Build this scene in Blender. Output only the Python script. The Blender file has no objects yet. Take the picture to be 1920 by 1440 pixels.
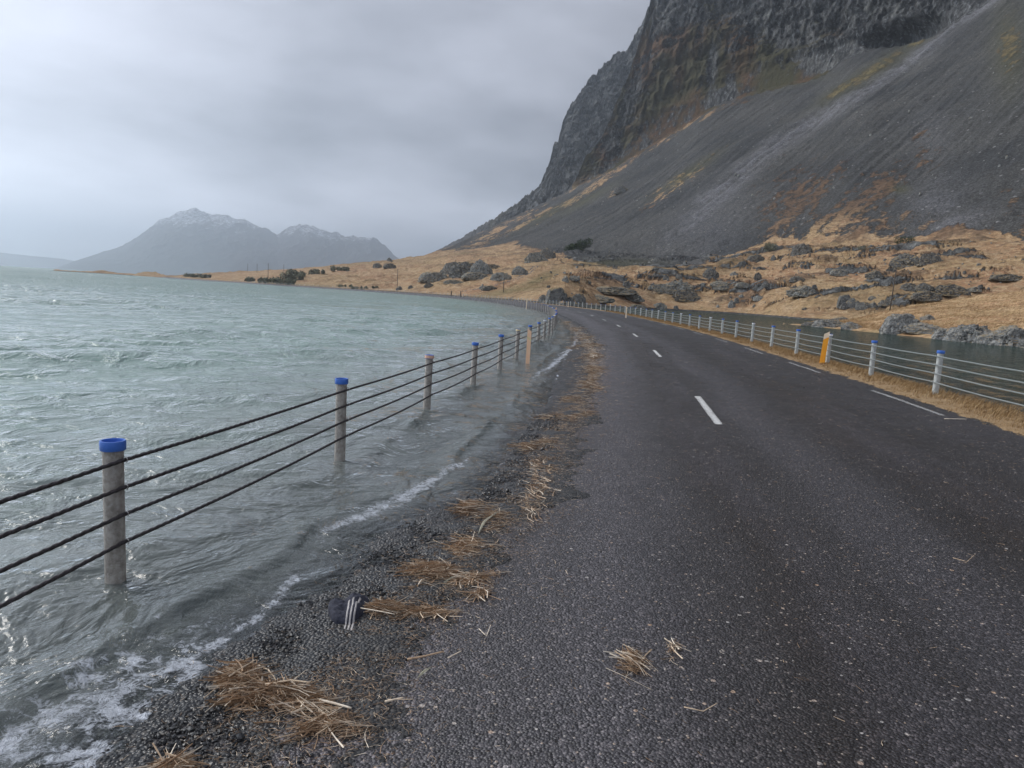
import bpy, bmesh, math, random
import numpy as np
from mathutils import Vector, Matrix

# ------------------------------------------------------------------ camera, sky, sun, exposure
sc = bpy.context.scene
COL = sc.collection
CAM_H = 1.75
F_PX, HOR_Y = 1331.0, 554.0                      # focal length and horizon row of the 1920x1440 photograph
ROLL = math.radians(3.4)
PITCH = math.atan((720 - HOR_Y) * math.cos(ROLL) / F_PX)
cam_d = bpy.data.cameras.new('camera')
cam = bpy.data.objects.new('camera', cam_d); COL.objects.link(cam)
cam_d.sensor_width = 36.0
cam_d.lens = 36.0 * F_PX / 1920.0
cam_d.clip_start = 0.05; cam_d.clip_end = 40000
fw = Vector((0, math.cos(PITCH), -math.sin(PITCH))); up0 = Vector((0, math.sin(PITCH), math.cos(PITCH))); rt0 = Vector((1, 0, 0))
rt = rt0 * math.cos(ROLL) + up0 * math.sin(ROLL)
up = up0 * math.cos(ROLL) - rt0 * math.sin(ROLL)
cam.matrix_world = Matrix(((rt.x, up.x, -fw.x, 0), (rt.y, up.y, -fw.y, 0), (rt.z, up.z, -fw.z, CAM_H), (0, 0, 0, 1)))
sc.camera = cam
sc.view_settings.view_transform = 'Standard'; sc.view_settings.look = 'None'
sc.view_settings.gamma = 1; sc.view_settings.use_curve_mapping = False
sc.view_settings.exposure = 0.6

SUN_EL, SUN_AZ = math.radians(38), math.radians(-65)     # azimuth from +Y, clockwise positive
w = bpy.data.worlds.new('World'); sc.world = w; w.use_nodes = True
wn, wl = w.node_tree.nodes, w.node_tree.links
wn.clear()
def wnode(t, **k):
    n = wn.new(t)
    for a, b in k.items(): setattr(n, a, b)
    return n
out = wnode('ShaderNodeOutputWorld'); bg = wnode('ShaderNodeBackground')
sky = wnode('ShaderNodeTexSky', sky_type='NISHITA', sun_disc=False, sun_elevation=SUN_EL, sun_rotation=SUN_AZ)
bgs = wnode('ShaderNodeBackground'); bgs.inputs['Strength'].default_value = 0.1
wl.new(sky.outputs[0], bgs.inputs[0])
tc = wnode('ShaderNodeTexCoord')
sep = wnode('ShaderNodeSeparateXYZ'); wl.new(tc.outputs['Generated'], sep.inputs[0])
# cloud deck: direction projected on a plane overhead, so that the clouds flatten toward the horizon
def wm(op, a, b=None, c=None):
    n = wnode('ShaderNodeMath', operation=op)
    for i, v in enumerate((a, b, c)):
        if v is None: continue
        if isinstance(v, (int, float)): n.inputs[i].default_value = v
        else: wl.new(v, n.inputs[i])
    return n.outputs[0]
zc = wm('ADD', wm('MAXIMUM', sep.outputs[2], 0.0), 0.16)
cx, cy = wm('DIVIDE', sep.outputs[0], zc), wm('DIVIDE', sep.outputs[1], zc)
comb = wnode('ShaderNodeCombineXYZ'); wl.new(cx, comb.inputs[0]); wl.new(cy, comb.inputs[1])
n1 = wnode('ShaderNodeTexNoise'); n1.inputs['Distortion'].default_value = 0.6; n1.inputs['Scale'].default_value = 0.6; n1.inputs['Detail'].default_value = 5; n1.inputs['Roughness'].default_value = 0.5
wl.new(comb.outputs[0], n1.inputs['Vector'])
n2 = wnode('ShaderNodeTexNoise'); n2.inputs['Scale'].default_value = 1.7; n2.inputs['Detail'].default_value = 4; n2.inputs['Roughness'].default_value = 0.55
wl.new(comb.outputs[0], n2.inputs['Vector'])
nz = wm('ADD', wm('MULTIPLY', n1.outputs[0], 0.66), wm('MULTIPLY', n2.outputs[0], 0.34))
nz = wm('MULTIPLY', wm('SUBTRACT', nz, 0.5), 1.15)
# brightness of the deck: thin and bright to the west (left), thick over the hill, a lighter band low over the sea
lef = wm('MULTIPLY', wm('MINIMUM', wm('MAXIMUM', wm('MULTIPLY', wm('ADD', sep.outputs[0], 0.28), -1.0), 0.0), 0.34), 1.0)
low = wm('MULTIPLY', wm('POWER', 2.718, wm('MULTIPLY', wm('MULTIPLY', wm('SUBTRACT', sep.outputs[2], 0.085), wm('SUBTRACT', sep.outputs[2], 0.085)), -420.0)), 0.32)
band = wm('MULTIPLY', wm('POWER', 2.718, wm('MULTIPLY', wm('MULTIPLY', wm('SUBTRACT', sep.outputs[2], 0.21), wm('SUBTRACT', sep.outputs[2], 0.21)), -160.0)), -0.055)
hi = wm('MULTIPLY', wm('MAXIMUM', sep.outputs[2], 0.0), 0.10)
rgt = wm('MULTIPLY', wm('MINIMUM', wm('MAXIMUM', wm('ADD', sep.outputs[0], 0.14), 0.0), 0.32), -0.26)
lef = wm('ADD', lef, rgt)
v = wm('ADD', wm('ADD', wm('ADD', wm('ADD', wm('ADD', nz, lef), low), band), hi), 0.308)
ramp = wnode('ShaderNodeCombineColor')
wl.new(wm('MULTIPLY', v, 0.965), ramp.inputs[0]); wl.new(wm('MULTIPLY', v, 1.0), ramp.inputs[1])
wl.new(wm('MULTIPLY', v, 1.14), ramp.inputs[2])
bgc = wnode('ShaderNodeBackground'); wl.new(ramp.outputs[0], bgc.inputs[0]); bgc.inputs[1].default_value = 1.0
mx = wnode('ShaderNodeMixShader'); mx.inputs[0].default_value = 0.93
wl.new(bgs.outputs[0], mx.inputs[1]); wl.new(bgc.outputs[0], mx.inputs[2]); wl.new(mx.outputs[0], out.inputs[0])

sun_d = bpy.data.lights.new('sun', 'SUN'); sun = bpy.data.objects.new('sun', sun_d); COL.objects.link(sun)
sun_d.energy = 1.35; sun_d.angle = math.radians(25); sun_d.color = (1.0, 0.96, 0.9)
sdir = Vector((math.sin(SUN_AZ) * math.cos(SUN_EL), math.cos(SUN_AZ) * math.cos(SUN_EL), math.sin(SUN_EL)))
sun.rotation_euler = (-sdir).to_track_quat('-Z', 'Y').to_euler()

rng = np.random.default_rng(7); random.seed(7)

# ------------------------------------------------------------------ helpers
def ray(px, py):
    px = np.asarray(px, float); py = np.asarray(py, float)
    x = (px - 960) / F_PX; y = -(py - 720) / F_PX
    c, s = math.cos(ROLL), math.sin(ROLL)
    X = c * x - s * y; Y = s * x + c * y
    cp, sp = math.cos(PITCH), math.sin(PITCH)
    return np.stack([X, cp + sp * Y, -sp + cp * Y], -1)
def at(px, py, z):                                  # where the sight line through a point of the photo meets height z
    r = ray(px, py); t = (z - CAM_H) / r[..., 2]
    p = r * np.asarray(t)[..., None]; p[..., 2] += CAM_H
    return p
def at_range(px, py, rng_):                         # same, at a horizontal distance
    r = ray(px, py); t = rng_ / np.hypot(r[..., 0], r[..., 1])
    p = r * np.asarray(t)[..., None]; p[..., 2] += CAM_H
    return p
def proj(P):
    d = P - np.array([0, 0, CAM_H])
    a = d @ np.array(rt); b = d @ np.array(up); c = np.maximum(d @ np.array(fw), 1e-6)
    return 960 + F_PX * a / c, 720 - F_PX * b / c
def smooth(a, b, x):
    t = np.clip((x - a) / (b - a), 0, 1); return t * t * (3 - 2 * t)

_perm = np.random.default_rng(3).permutation(256).astype(np.int64); _perm = np.concatenate([_perm, _perm])
_g = np.random.default_rng(4).normal(size=(256, 3)).astype(np.float32); _g /= np.linalg.norm(_g, axis=1)[:, None]
def perlin(P):
    P = np.asarray(P, np.float64); i = np.floor(P).astype(np.int64); f = (P - i).astype(np.float32); i &= 255
    u = f * f * f * (f * (f * 6 - 15) + 10); res = 0
    for dx in (0, 1):
        wx = u[:, 0] if dx else 1 - u[:, 0]; hx = _perm[(i[:, 0] + dx) & 255]
        for dy in (0, 1):
            wy = u[:, 1] if dy else 1 - u[:, 1]; hy = _perm[hx + ((i[:, 1] + dy) & 255)]
            for dz in (0, 1):
                wz = u[:, 2] if dz else 1 - u[:, 2]; h = _perm[hy + ((i[:, 2] + dz) & 255)]
                gr = _g[h]
                res = res + wx * wy * wz * (gr[:, 0] * (f[:, 0] - dx) + gr[:, 1] * (f[:, 1] - dy) + gr[:, 2] * (f[:, 2] - dz))
    return res * 1.6
def fbm(P, oct=4, gain=0.5, lac=2.03):
    a, s, t = 1.0, 0, 0
    for k in range(oct):
        s = s + a * perlin(P * lac ** k + 17.3 * k); t += a; a *= gain
    return s / t * 1.4
def ridged(P, oct=4, gain=0.5, lac=2.1):
    a, s, t = 1.0, 0, 0
    for k in range(oct):
        s = s + a * (1 - 2.2 * np.abs(perlin(P * lac ** k + 9.1 * k))); t += a; a *= gain
    return s / t
def P3(x, y, z=None):
    x = np.ravel(x); y = np.ravel(y); z = np.zeros_like(x) if z is None else np.ravel(z) * np.ones_like(x)
    return np.stack([x, y, z], -1)

def mesh_np(name, V, Fc, mat, parent=None, smooth_=True, attrs=None, link=True):
    V = np.ascontiguousarray(V, np.float32).reshape(-1, 3); Fc = np.ascontiguousarray(Fc, np.int32)
    me = bpy.data.meshes.new(name); n = Fc.shape[1]
    me.vertices.add(len(V)); me.vertices.foreach_set('co', V.ravel())
    me.loops.add(Fc.size); me.loops.foreach_set('vertex_index', Fc.ravel())
    me.polygons.add(len(Fc)); me.polygons.foreach_set('loop_start', np.arange(0, Fc.size, n, dtype=np.int32))
    me.update(calc_edges=True)
    me.polygons.foreach_set('use_smooth', np.full(len(Fc), smooth_))
    for k, a in (attrs or {}).items():
        a = np.ascontiguousarray(a, np.float32)
        if a.ndim == 1: at_ = me.attributes.new(k, 'FLOAT', 'POINT'); at_.data.foreach_set('value', a)
        else: at_ = me.attributes.new(k, 'FLOAT_COLOR', 'POINT'); at_.data.foreach_set('color', a.ravel())
    me.materials.append(mat)
    if not link: return me
    o = bpy.data.objects.new(name, me); COL.objects.link(o)
    if parent is not None: o.parent = parent
    return o
def grid_faces(nr, nc, keep=None):
    i = np.arange(nr * nc).reshape(nr, nc)
    f = np.stack([i[:-1, :-1], i[:-1, 1:], i[1:, 1:], i[1:, :-1]], -1).reshape(-1, 4)
    if keep is not None: f = f[np.ravel(keep)[f].all(1)]
    return f
def compact(V, Fc, attrs):
    used = np.zeros(len(V), bool); used[Fc.ravel()] = True
    idx = np.cumsum(used) - 1
    return V[used], idx[Fc], {k: a[used] for k, a in attrs.items()}
def tag(o, label=None, cat=None, group=None, kind=None):
    if label: o['label'] = label
    if cat: o['category'] = cat
    if group: o['group'] = group
    if kind: o['kind'] = kind
    return o
def empty(name, loc, label, cat, group=None, rz=0.0):
    o = bpy.data.objects.new(name, None); COL.objects.link(o); o.location = loc; o.rotation_euler = (0, 0, rz)
    o.empty_display_size = 0.2
    return tag(o, label, cat, group)

class MB:                                           # collects tubes and boxes into ONE mesh
    def __init__(s): s.V = []; s.F3 = []; s.F4 = []; s.n = 0
    def add(s, V, F):
        V = np.asarray(V, float); s.V.append(V)
        for f in F: (s.F4 if len(f) == 4 else s.F3).append([i + s.n for i in f])
        s.n += len(V)
    def tube(s, pts, rad, k=6, cap=True):
        pts = np.asarray(pts, float); rad = np.broadcast_to(rad, len(pts)); V = []; F = []
        d = np.gradient(pts, axis=0); d /= np.linalg.norm(d, axis=1)[:, None]
        a = np.array([0, 0, 1.0]) if abs(d[0][2]) < .9 else np.array([1.0, 0, 0])
        for i, p in enumerate(pts):
            u = np.cross(d[i], a); u /= np.linalg.norm(u); v = np.cross(d[i], u)
            for j in range(k):
                t = 2 * math.pi * j / k; V.append(p + rad[i] * (math.cos(t) * u + math.sin(t) * v))
        for i in range(len(pts) - 1):
            for j in range(k): F.append([i * k + j, i * k + (j + 1) % k, (i + 1) * k + (j + 1) % k, (i + 1) * k + j])
        if cap:
            for i, rev in ((0, False), (len(pts) - 1, True)):
                c = len(V); V.append(pts[i])
                for j in range(k):
                    t = [c, i * k + j, i * k + (j + 1) % k]; F.append(t if rev else t[::-1])
        s.add(V, F)
    def lathe(s, prof, k=20):
        V = []; F = []
        for r, z in prof:
            for j in range(k): t = 2 * math.pi * j / k; V.append([r * math.cos(t), r * math.sin(t), z])
        for i in range(len(prof) - 1):
            for j in range(k): F.append([i * k + j, i * k + (j + 1) % k, (i + 1) * k + (j + 1) % k, (i + 1) * k + j])
        s.add(V, F)
    def box(s, c, d, R=None):
        V = [[x * d[0] / 2, y * d[1] / 2, z * d[2] / 2] for x in (-1, 1) for y in (-1, 1) for z in (-1, 1)]
        V = np.array(V);
        if R is not None: V = V @ np.array(R).T
        s.add(V + np.array(c), [[0, 1, 3, 2], [4, 6, 7, 5], [0, 4, 5, 1], [2, 3, 7, 6], [0, 2, 6, 4], [1, 5, 7, 3]])
    def mesh(s, name, mat, smooth_=True, sharp=None):
        me = bpy.data.meshes.new(name); me.from_pydata(np.concatenate(s.V).tolist(), [], s.F4 + s.F3)
        me.polygons.foreach_set('use_smooth', [smooth_] * len(me.polygons)); me.materials.append(mat)
        if sharp: me.set_sharp_from_angle(angle=math.radians(sharp))
        return me
    def build(s, name, mat, parent=None, smooth_=True, sharp=None):
        o = bpy.data.objects.new(name, s.mesh(name, mat, smooth_, sharp)); COL.objects.link(o)
        if parent is not None: o.parent = parent
        return o

# ------------------------------------------------------------------ materials
class M:
    def __init__(s, name):
        s.m = bpy.data.materials.new(name); s.m.use_nodes = True; s.n = s.m.node_tree.nodes; s.l = s.m.node_tree.links
        s.n.clear(); s.out = s.n.new('ShaderNodeOutputMaterial'); s.geo = None
    def node(s, t, ins=None, **k):
        n = s.n.new(t)
        for a, b in k.items(): setattr(n, a, b)
        for i, v in (ins or {}).items(): s.set(n.inputs[i], v)
        return n
    def set(s, i, v):
        if hasattr(v, 'is_output') or isinstance(v, bpy.types.NodeSocket): s.l.new(v, i)
        elif isinstance(v, (tuple, list)) and len(v) == 3 and i.type == 'RGBA': i.default_value = (*v, 1)
        else: i.default_value = v
    def pos(s, scale=(1, 1, 1), rot=None, obj=False):
        if obj: src = s.node('ShaderNodeTexCoord').outputs['Object']
        else: src = s.node('ShaderNodeNewGeometry').outputs['Position']
        mp = s.node('ShaderNodeMapping', {'Vector': src, 'Scale': scale, 'Rotation': rot or (0, 0, 0)})
        return mp.outputs[0]
    def noise(s, vec, scale, detail=4, rough=0.5, dist=0.0, color=False):
        n = s.node('ShaderNodeTexNoise', {'Vector': vec, 'Scale': scale, 'Detail': detail, 'Roughness': rough, 'Distortion': dist})
        return n.outputs[1 if color else 0]
    def voro(s, vec, scale, feature='F1', outn='Distance', rand=1.0):
        n = s.node('ShaderNodeTexVoronoi', {'Vector': vec, 'Scale': scale, 'Randomness': rand}, feature=feature)
        return n.outputs[outn]
    def math(s, op, a, b=0.0, clamp=False):
        n = s.node('ShaderNodeMath', {0: a, 1: b}, operation=op, use_clamp=clamp); return n.outputs[0]
    def mr(s, v, a, b, c=0.0, d=1.0):
        n = s.node('ShaderNodeMapRange', {'Value': v, 'From Min': a, 'From Max': b, 'To Min': c, 'To Max': d}); return n.outputs[0]
    def mix(s, f, a, b, mode='MIX'):
        n = s.node('ShaderNodeMix', data_type='RGBA', blend_type=mode, clamp_factor=True)
        s.set(n.inputs[0], f); s.set(n.inputs[6], a); s.set(n.inputs[7], b); return n.outputs[2]
    def attr(s, name, o='Fac'):
        return s.node('ShaderNodeAttribute', attribute_name=name).outputs[o]
    def ramp(s, v, stops):
        n = s.node('ShaderNodeValToRGB', {'Fac': v}); cr = n.color_ramp
        while len(cr.elements) > 1: cr.elements.remove(cr.elements[0])
        cr.elements[0].position = stops[0][0]; cr.elements[0].color = (*stops[0][1], 1)
        for p, c in stops[1:]: e = cr.elements.new(p); e.color = (*c, 1)
        return n.outputs[0]
    def bump(s, h, strength=1.0, dist=0.01, normal=None):
        d = {'Height': h, 'Strength': strength, 'Distance': dist}
        if normal is not None: d['Normal'] = normal
        return s.node('ShaderNodeBump', d).outputs[0]
    def pbr(s, col, rough=0.8, metal=0.0, normal=None, spec=0.5, **k):
        d = {'Base Color': col, 'Roughness': rough, 'Metallic': metal, 'Specular IOR Level': spec}
        if normal is not None: d['Normal'] = normal
        d.update(k)
        b = s.node('ShaderNodeBsdfPrincipled', d); s.l.new(b.outputs[0], s.out.inputs[0]); return s.m

def simple(name, c1, c2, scale, rough=0.7, metal=0.0, bump=0.003, bscale=None, obj=True, spec=0.5):
    m = M(name); p = m.pos(obj=obj); n = m.noise(p, scale, 5, 0.6)
    col = m.mix(m.mr(n, 0.35, 0.65), c1, c2)
    return m.pbr(col, rough, metal, m.bump(m.noise(p, bscale or scale * 3, 4, .6), 0.6, bump), spec)

# asphalt: chip seal with pale chips, worn and wet wheel tracks along the road ('lat' = metres from the left fence, 'lon' = along the road)
m = M('asphalt'); p = m.pos()
lat, lon = m.attr('lat'), m.attr('lon')
cvec = m.node('ShaderNodeCombineXYZ', {0: lat, 1: m.math('MULTIPLY', lon, 0.12), 2: 0.0}).outputs[0]
big = m.noise(cvec, 0.9, 4, 0.55); mot = m.noise(p, 1.7, 5, 0.6)
wig = m.math('ADD', lat, m.math('MULTIPLY', m.math('SUBTRACT', big, 0.5), 1.6))
def band_(c, wd):
    d = m.math('DIVIDE', m.math('SUBTRACT', wig, c), wd); return m.math('POWER', 2.718, m.math('MULTIPLY', m.math('MULTIPLY', d, d), -1.0))
tracks = m.math('ADD', band_(3.75, 0.42), band_(5.75, 0.55), clamp=True); light_b = m.math('ADD', band_(2.65, 0.5), band_(4.75, 0.35), clamp=True)
base = m.mix(m.mr(mot, 0.3, 0.7), (0.028, 0.0265, 0.028), (0.050, 0.0455, 0.047))
base = m.mix(m.math('MULTIPLY', tracks, 0.80), base, (0.024, 0.0195, 0.018))
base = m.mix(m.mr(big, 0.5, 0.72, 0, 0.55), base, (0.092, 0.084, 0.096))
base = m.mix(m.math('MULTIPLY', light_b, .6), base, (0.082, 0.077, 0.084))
base = m.mix(1.0, base, m.mr(m.math('ADD', lat, m.math('MULTIPLY', mot, 2.0)), 3.4, 6.2, 1.15, 0.68), 'MULTIPLY')  # darker to the right: sheen lost with viewing angle, painted into the colour
chip = m.voro(p, 82.0, outn='Color'); chipd = m.voro(p, 82.0)
cs = m.node('ShaderNodeSeparateColor', {0: chip})
base = m.mix(1.0, base, m.ramp(cs.outputs[0], [(0, (.40, .40, .40)), (.5, (.80, .80, .82)), (.85, (1.3, 1.3, 1.3)), (1, (2.9, 2.8, 2.7))]), 'MULTIPLY')
pale = m.math('MULTIPLY', m.math('GREATER_THAN', cs.outputs[1], 0.979), m.math('LESS_THAN', chipd, 0.5))
base = m.mix(m.math('MULTIPLY', pale, 0.95), base, m.mix(cs.outputs[2], (.34, .32, .30), (.42, .32, .24)))
v2 = m.voro(p, 34.0, outn='Color'); v2d = m.voro(p, 34.0); v2s = m.node('ShaderNodeSeparateColor', {0: v2})
big_c = m.math('MULTIPLY', m.math('GREATER_THAN', v2s.outputs[0], 0.945), m.math('LESS_THAN', v2d, m.math('MULTIPLY', v2s.outputs[1], 0.42)))
base = m.mix(m.math('MULTIPLY', big_c, 0.75), base, m.mix(v2s.outputs[2], (.50, .48, .46), (.48, .32, .21)))
h = m.math('ADD', m.math('MULTIPLY', chipd, -1.0), m.math('MULTIPLY', m.noise(p, 12.0, 3), 0.5))
rough = m.mr(m.math('ADD', mot, m.math('MULTIPLY', tracks, -0.25)), 0.2, 0.7, 0.33, 0.55)
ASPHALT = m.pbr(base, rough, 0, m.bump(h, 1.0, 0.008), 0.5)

# road paint, worn through to the chips
m = M('road_paint'); p = m.pos(); n = m.noise(p, 55.0, 4, 0.7)
wear = m.math('GREATER_THAN', m.math('ADD', n, m.math('MULTIPLY', m.attr('wear'), 0.5)), 0.52)
pt = m.node('ShaderNodeBsdfPrincipled', {'Base Color': m.mix(m.mr(n, .3, .7), (.55, .55, .53), (.78, .78, .76)), 'Roughness': .6})
tr = m.node('ShaderNodeBsdfTransparent'); ms = m.node('ShaderNodeMixShader', {0: wear, 1: pt.outputs[0], 2: tr.outputs[0]})
m.l.new(ms.outputs[0], m.out.inputs[0]); PAINT = m.m

# gravelly shore ground
m = M('shore_gravel'); p = m.pos()
c = m.voro(p, 62.0, outn='Color'); d = m.voro(p, 62.0); s3 = m.node('ShaderNodeSeparateColor', {0: c})
col = m.ramp(s3.outputs[0], [(0, (.008, .008, .009)), (.5, (.022, .023, .025)), (.85, (.045, .046, .047)), (1, (.10, .09, .08))])
col = m.mix(m.mr(m.attr('grass'), .3, .7), col, m.mix(m.noise(p, 3.0, 5, .6), (.26, .16, .075), (.42, .29, .15)))
SHORE = m.pbr(col, m.mr(m.attr('wet'), 0, 1, .75, .3), 0, m.bump(d, 1.0, -0.012))

# water
def water(name, body1, body2, deep_attr=True, rip=1.0, glossr=0.05):
    m = M(name); p = m.pos()
    n1 = m.noise(m.pos((1, 1, 1), (0, 0, .5)), 1.6, 4, .55, .6); n2 = m.noise(m.pos((1, .6, 1), (0, 0, -.35)), 7.0, 4, .55, .8); n3 = m.noise(m.pos((1, .45, 1), (0, 0, -.5)), 24.0, 3, .5, 1.0)
    far = m.attr('far')
    hgt = m.math('ADD', m.math('ADD', m.math('MULTIPLY', m.math('MULTIPLY', n1, m.mr(far, 0, 1, 0.20, 0.95)), rip), m.math('MULTIPLY', n2, 0.026 * rip)), m.math('MULTIPLY', n3, 0.0055 * rip))
    nb = m.bump(hgt, 0.9, 1.0)
    body = m.mix(m.mr(m.noise(m.pos((.5, .2, 1), (0, 0, .3)), .12, 4, .5), .3, .7), body1, body2)
    if name == 'sea_water': body = m.mix(m.attr('murk'), (.215, .242, .230), body)
    dif = m.node('ShaderNodeBsdfDiffuse', {'Color': body, 'Normal': nb})
    tra = m.node('ShaderNodeBsdfTransparent', {'Color': (.80, .86, .86)})
    b = m.node('ShaderNodeMixShader', {0: m.attr('opac'), 1: tra.outputs[0], 2: dif.outputs[0]})
    gl = m.node('ShaderNodeBsdfGlossy', {'Color': (1, 1, 1), 'Roughness': m.mr(far, 0, 1, glossr, .13), 'Normal': nb})
    fr = m.node('ShaderNodeFresnel', {'IOR': 1.33, 'Normal': nb})
    s1 = m.node('ShaderNodeMixShader', {0: fr.outputs[0], 1: b.outputs[0], 2: gl.outputs[0]})
    fo = m.attr('foam'); lace = m.noise(p, 11.0, 5, .72, 1.6); vein = m.noise(p, 16.0, 3, .6, 2.2); lace2 = m.math('SUBTRACT', 1.0, m.math('MULTIPLY', m.math('ABSOLUTE', m.math('SUBTRACT', vein, .5)), 7.0))
    ff = m.math('ADD', m.math('MULTIPLY', lace, .80), m.math('MULTIPLY', m.math('MAXIMUM', lace2, 0.0), .17))
    fac = m.mr(m.math('ADD', m.math('MULTIPLY', fo, .72), ff), 0.87, 1.07, 0, .95)
    fd = m.node('ShaderNodeBsdfDiffuse', {'Color': (.70, .74, .80), 'Normal': m.bump(ff, 1.0, .05)})
    s2 = m.node('ShaderNodeMixShader', {0: fac, 1: s1.outputs[0], 2: fd.outputs[0]})
    m.l.new(s2.outputs[0], m.out.inputs[0]); return m.m
SEA = water('sea_water', (.205, .300, .268), (.255, .350, .308))
LAGOON = water('lagoon_water', (.022, .042, .034), (.032, .056, .044), rip=1.5)

# hillside: grass / scree / cliff from masks (R grass, G moss and yellow grass, B pale stones, A cliff rock)
def hill_mat(name, scale=1.0, light=1.0):
    m = M(name); p = m.pos(); a = m.node('ShaderNodeAttribute', attribute_name='mask'); sp = m.node('ShaderNodeSeparateColor', {0: a.outputs['Color']})
    R, G, B, A = sp.outputs[0], sp.outputs[1], sp.outputs[2], a.outputs['Alpha']
    # grass
    g1 = m.noise(p, .035 / scale, 6, .6); g2 = m.noise(m.pos((1, 1, 2.5)), .5 / scale, 5, .65); g3 = m.noise(p, 2.2 / scale, 4, .65)
    g4 = m.noise(m.pos((1, 1, 3), None), .13 / scale, 6, .62, .8); heath = m.attr('heath')
    gr = m.mix(m.mr(g1, .4, .6), (.40, .225, .125), (.44, .30, .155))
    gr = m.mix(m.mr(g4, .50, .60), gr, (.47, .325, .19)); gr = m.mix(m.mr(g4, .46, .38, 0, .8), gr, (.27, .165, .09))
    gr = m.mix(m.mr(g2, .50, .66, 0, .8), gr, (.60, .46, .29)); gr = m.mix(m.mr(g3, .5, .62, 0, .8), gr, (.22, .135, .075))
    gr = m.mix(m.mr(g2, .44, .34, 0, .85), gr, (.17, .135, .07))
    gr = m.mix(heath, gr, m.mix(m.mr(g2, .38, .62), (.070, .052, .038), (.20, .125, .078)))
    gr = m.mix(m.math('MULTIPLY', G, .9), gr, m.mix(m.mr(g2, .35, .65), (.12, .108, .050), (.235, .19, .09)))
    # scree
    vc = m.voro(p, .55 / scale, outn='Color'); vs = m.node('ShaderNodeSeparateColor', {0: vc}); vd = m.voro(p, .55 / scale)
    vc2 = m.voro(p, 1.6 / scale, outn='Color'); vs2 = m.node('ShaderNodeSeparateColor', {0: vc2})
    s1 = m.noise(p, .02 / scale, 5, .6)
    scr = m.mix(m.mr(s1, .35, .65), (.048, .050, .051), (.084, .083, .078))
    scr = m.mix(B, scr, (.19, .19, .205))
    scr = m.mix(1.0, scr, m.ramp(vs2.outputs[0], [(0, (.55, .55, .55)), (.6, (1, 1, 1)), (1, (1.6, 1.6, 1.6))]), 'MULTIPLY')
    scr = m.mix(m.math('MULTIPLY', m.math('GREATER_THAN', vs.outputs[0], m.mr(m.math('ADD', B, m.math('MULTIPLY', m.math('SUBTRACT', s1, .5), .9)), 0, 1, .95, .62)), m.math('LESS_THAN', vd, m.math('MULTIPLY', vs.outputs[2], .5))), scr, m.mix(vs.outputs[1], (.11, .11, .11), (.24, .24, .24)))
    scr = m.mix(m.math('MULTIPLY', G, .55), scr, (.095, .092, .04))
    # cliff rock
    c1 = m.noise(m.pos((1, 1, .35)), .06 / scale, 7, .68); c2 = m.noise(m.pos((1, 1, .5)), .35 / scale, 6, .7); cr = m.voro(m.pos((1, 1, .6)), .09 / scale, 'DISTANCE_TO_EDGE')
    rk = m.mix(m.mr(c1, .42, .58), (.040, .041, .042), (.125, .128, .128))
    rk = m.mix(m.mr(c2, .53, .64), rk, (.26, .27, .275)); rk = m.mix(m.mr(c2, .46, .36), rk, (.014, .014, .015))
    rk = m.mix(m.mr(cr, .05, 0.0, 0, .6), rk, (.02, .02, .02))
    rk = m.mix(m.math('MULTIPLY', B, .8), rk, m.mix(m.mr(c2, .36, .6), (.095, .094, .088), (.31, .315, .295)))
    f = m.mr(m.math('ADD', R, m.math('MULTIPLY', m.math('SUBTRACT', m.math('ADD', m.math('MULTIPLY', g2, .5), m.math('MULTIPLY', g3, .5)), .5), 1.3)), .42, .58)
    clg = m.mix(m.mr(g2, .35, .65), (.20, .108, .060), (.080, .058, .036)); clg = m.mix(G, clg, (.068, .074, .038))
    if light != 1: gr = m.mix(1.0, gr, (light, light * .99, light * .97), 'MULTIPLY')
    gcol = m.mix(A, gr, clg)
    base = m.mix(A, scr, rk)
    col = m.mix(f, base, gcol)
    h1 = m.math('MULTIPLY', m.math('ADD', c2, m.math('MULTIPLY', c1, 2.0)), m.mr(A, 0, 1, .25, 3.2))
    h2 = m.math('ADD', m.math('MULTIPLY', vs.outputs[1], .45), m.math('MULTIPLY', vs2.outputs[1], .2))
    hg = m.math('ADD', m.math('MULTIPLY', g2, 1.0), m.math('MULTIPLY', g3, .45))
    nb = m.bump(m.math('ADD', h1, m.node('ShaderNodeMix', {0: f, 2: h2, 3: hg}).outputs[0]), .9, 1.0 * scale)
    return m.pbr(col, .92, 0, nb, .2)
HILL = hill_mat('hillside'); HEAD = hill_mat('headland', .32, 1.28)

# boulders
def rock_mat(name, lo, hi, moss, sc_=1.0):
    m = M(name); p = m.pos(); n = m.noise(p, 1.1 * sc_, 7, .68); n2 = m.noise(p, 6.0 * sc_, 5, .65); e = m.voro(m.noise(p, .8 * sc_, 3, .5, 0, True), 2.2, 'DISTANCE_TO_EDGE')
    col = m.mix(m.mr(n, .38, .62), lo, hi); col = m.mix(m.mr(n2, .54, .66, 0, .8), col, (.40, .42, .41)); col = m.mix(m.mr(n2, .42, .3, 0, .8), col, (.02, .02, .02))
    col = m.mix(m.mr(e, .04, 0, 0, .8), col, (.015, .014, .012))
    nzz = m.node('ShaderNodeSeparateXYZ', {0: m.node('ShaderNodeNewGeometry').outputs['Normal']}).outputs[2]
    col = m.mix(m.math('MULTIPLY', m.mr(m.math('ADD', nzz, m.math('MULTIPLY', m.math('SUBTRACT', n, .5), 2.6)), .62, .78), moss), col, m.mix(m.mr(n2, .4, .6), (.17, .15, .06), (.42, .28, .155)))
    return m.pbr(col, .9, 0, m.bump(m.math('ADD', n2, m.math('MULTIPLY', n, 3)), 1.0, .16 / sc_), .2)
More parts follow.
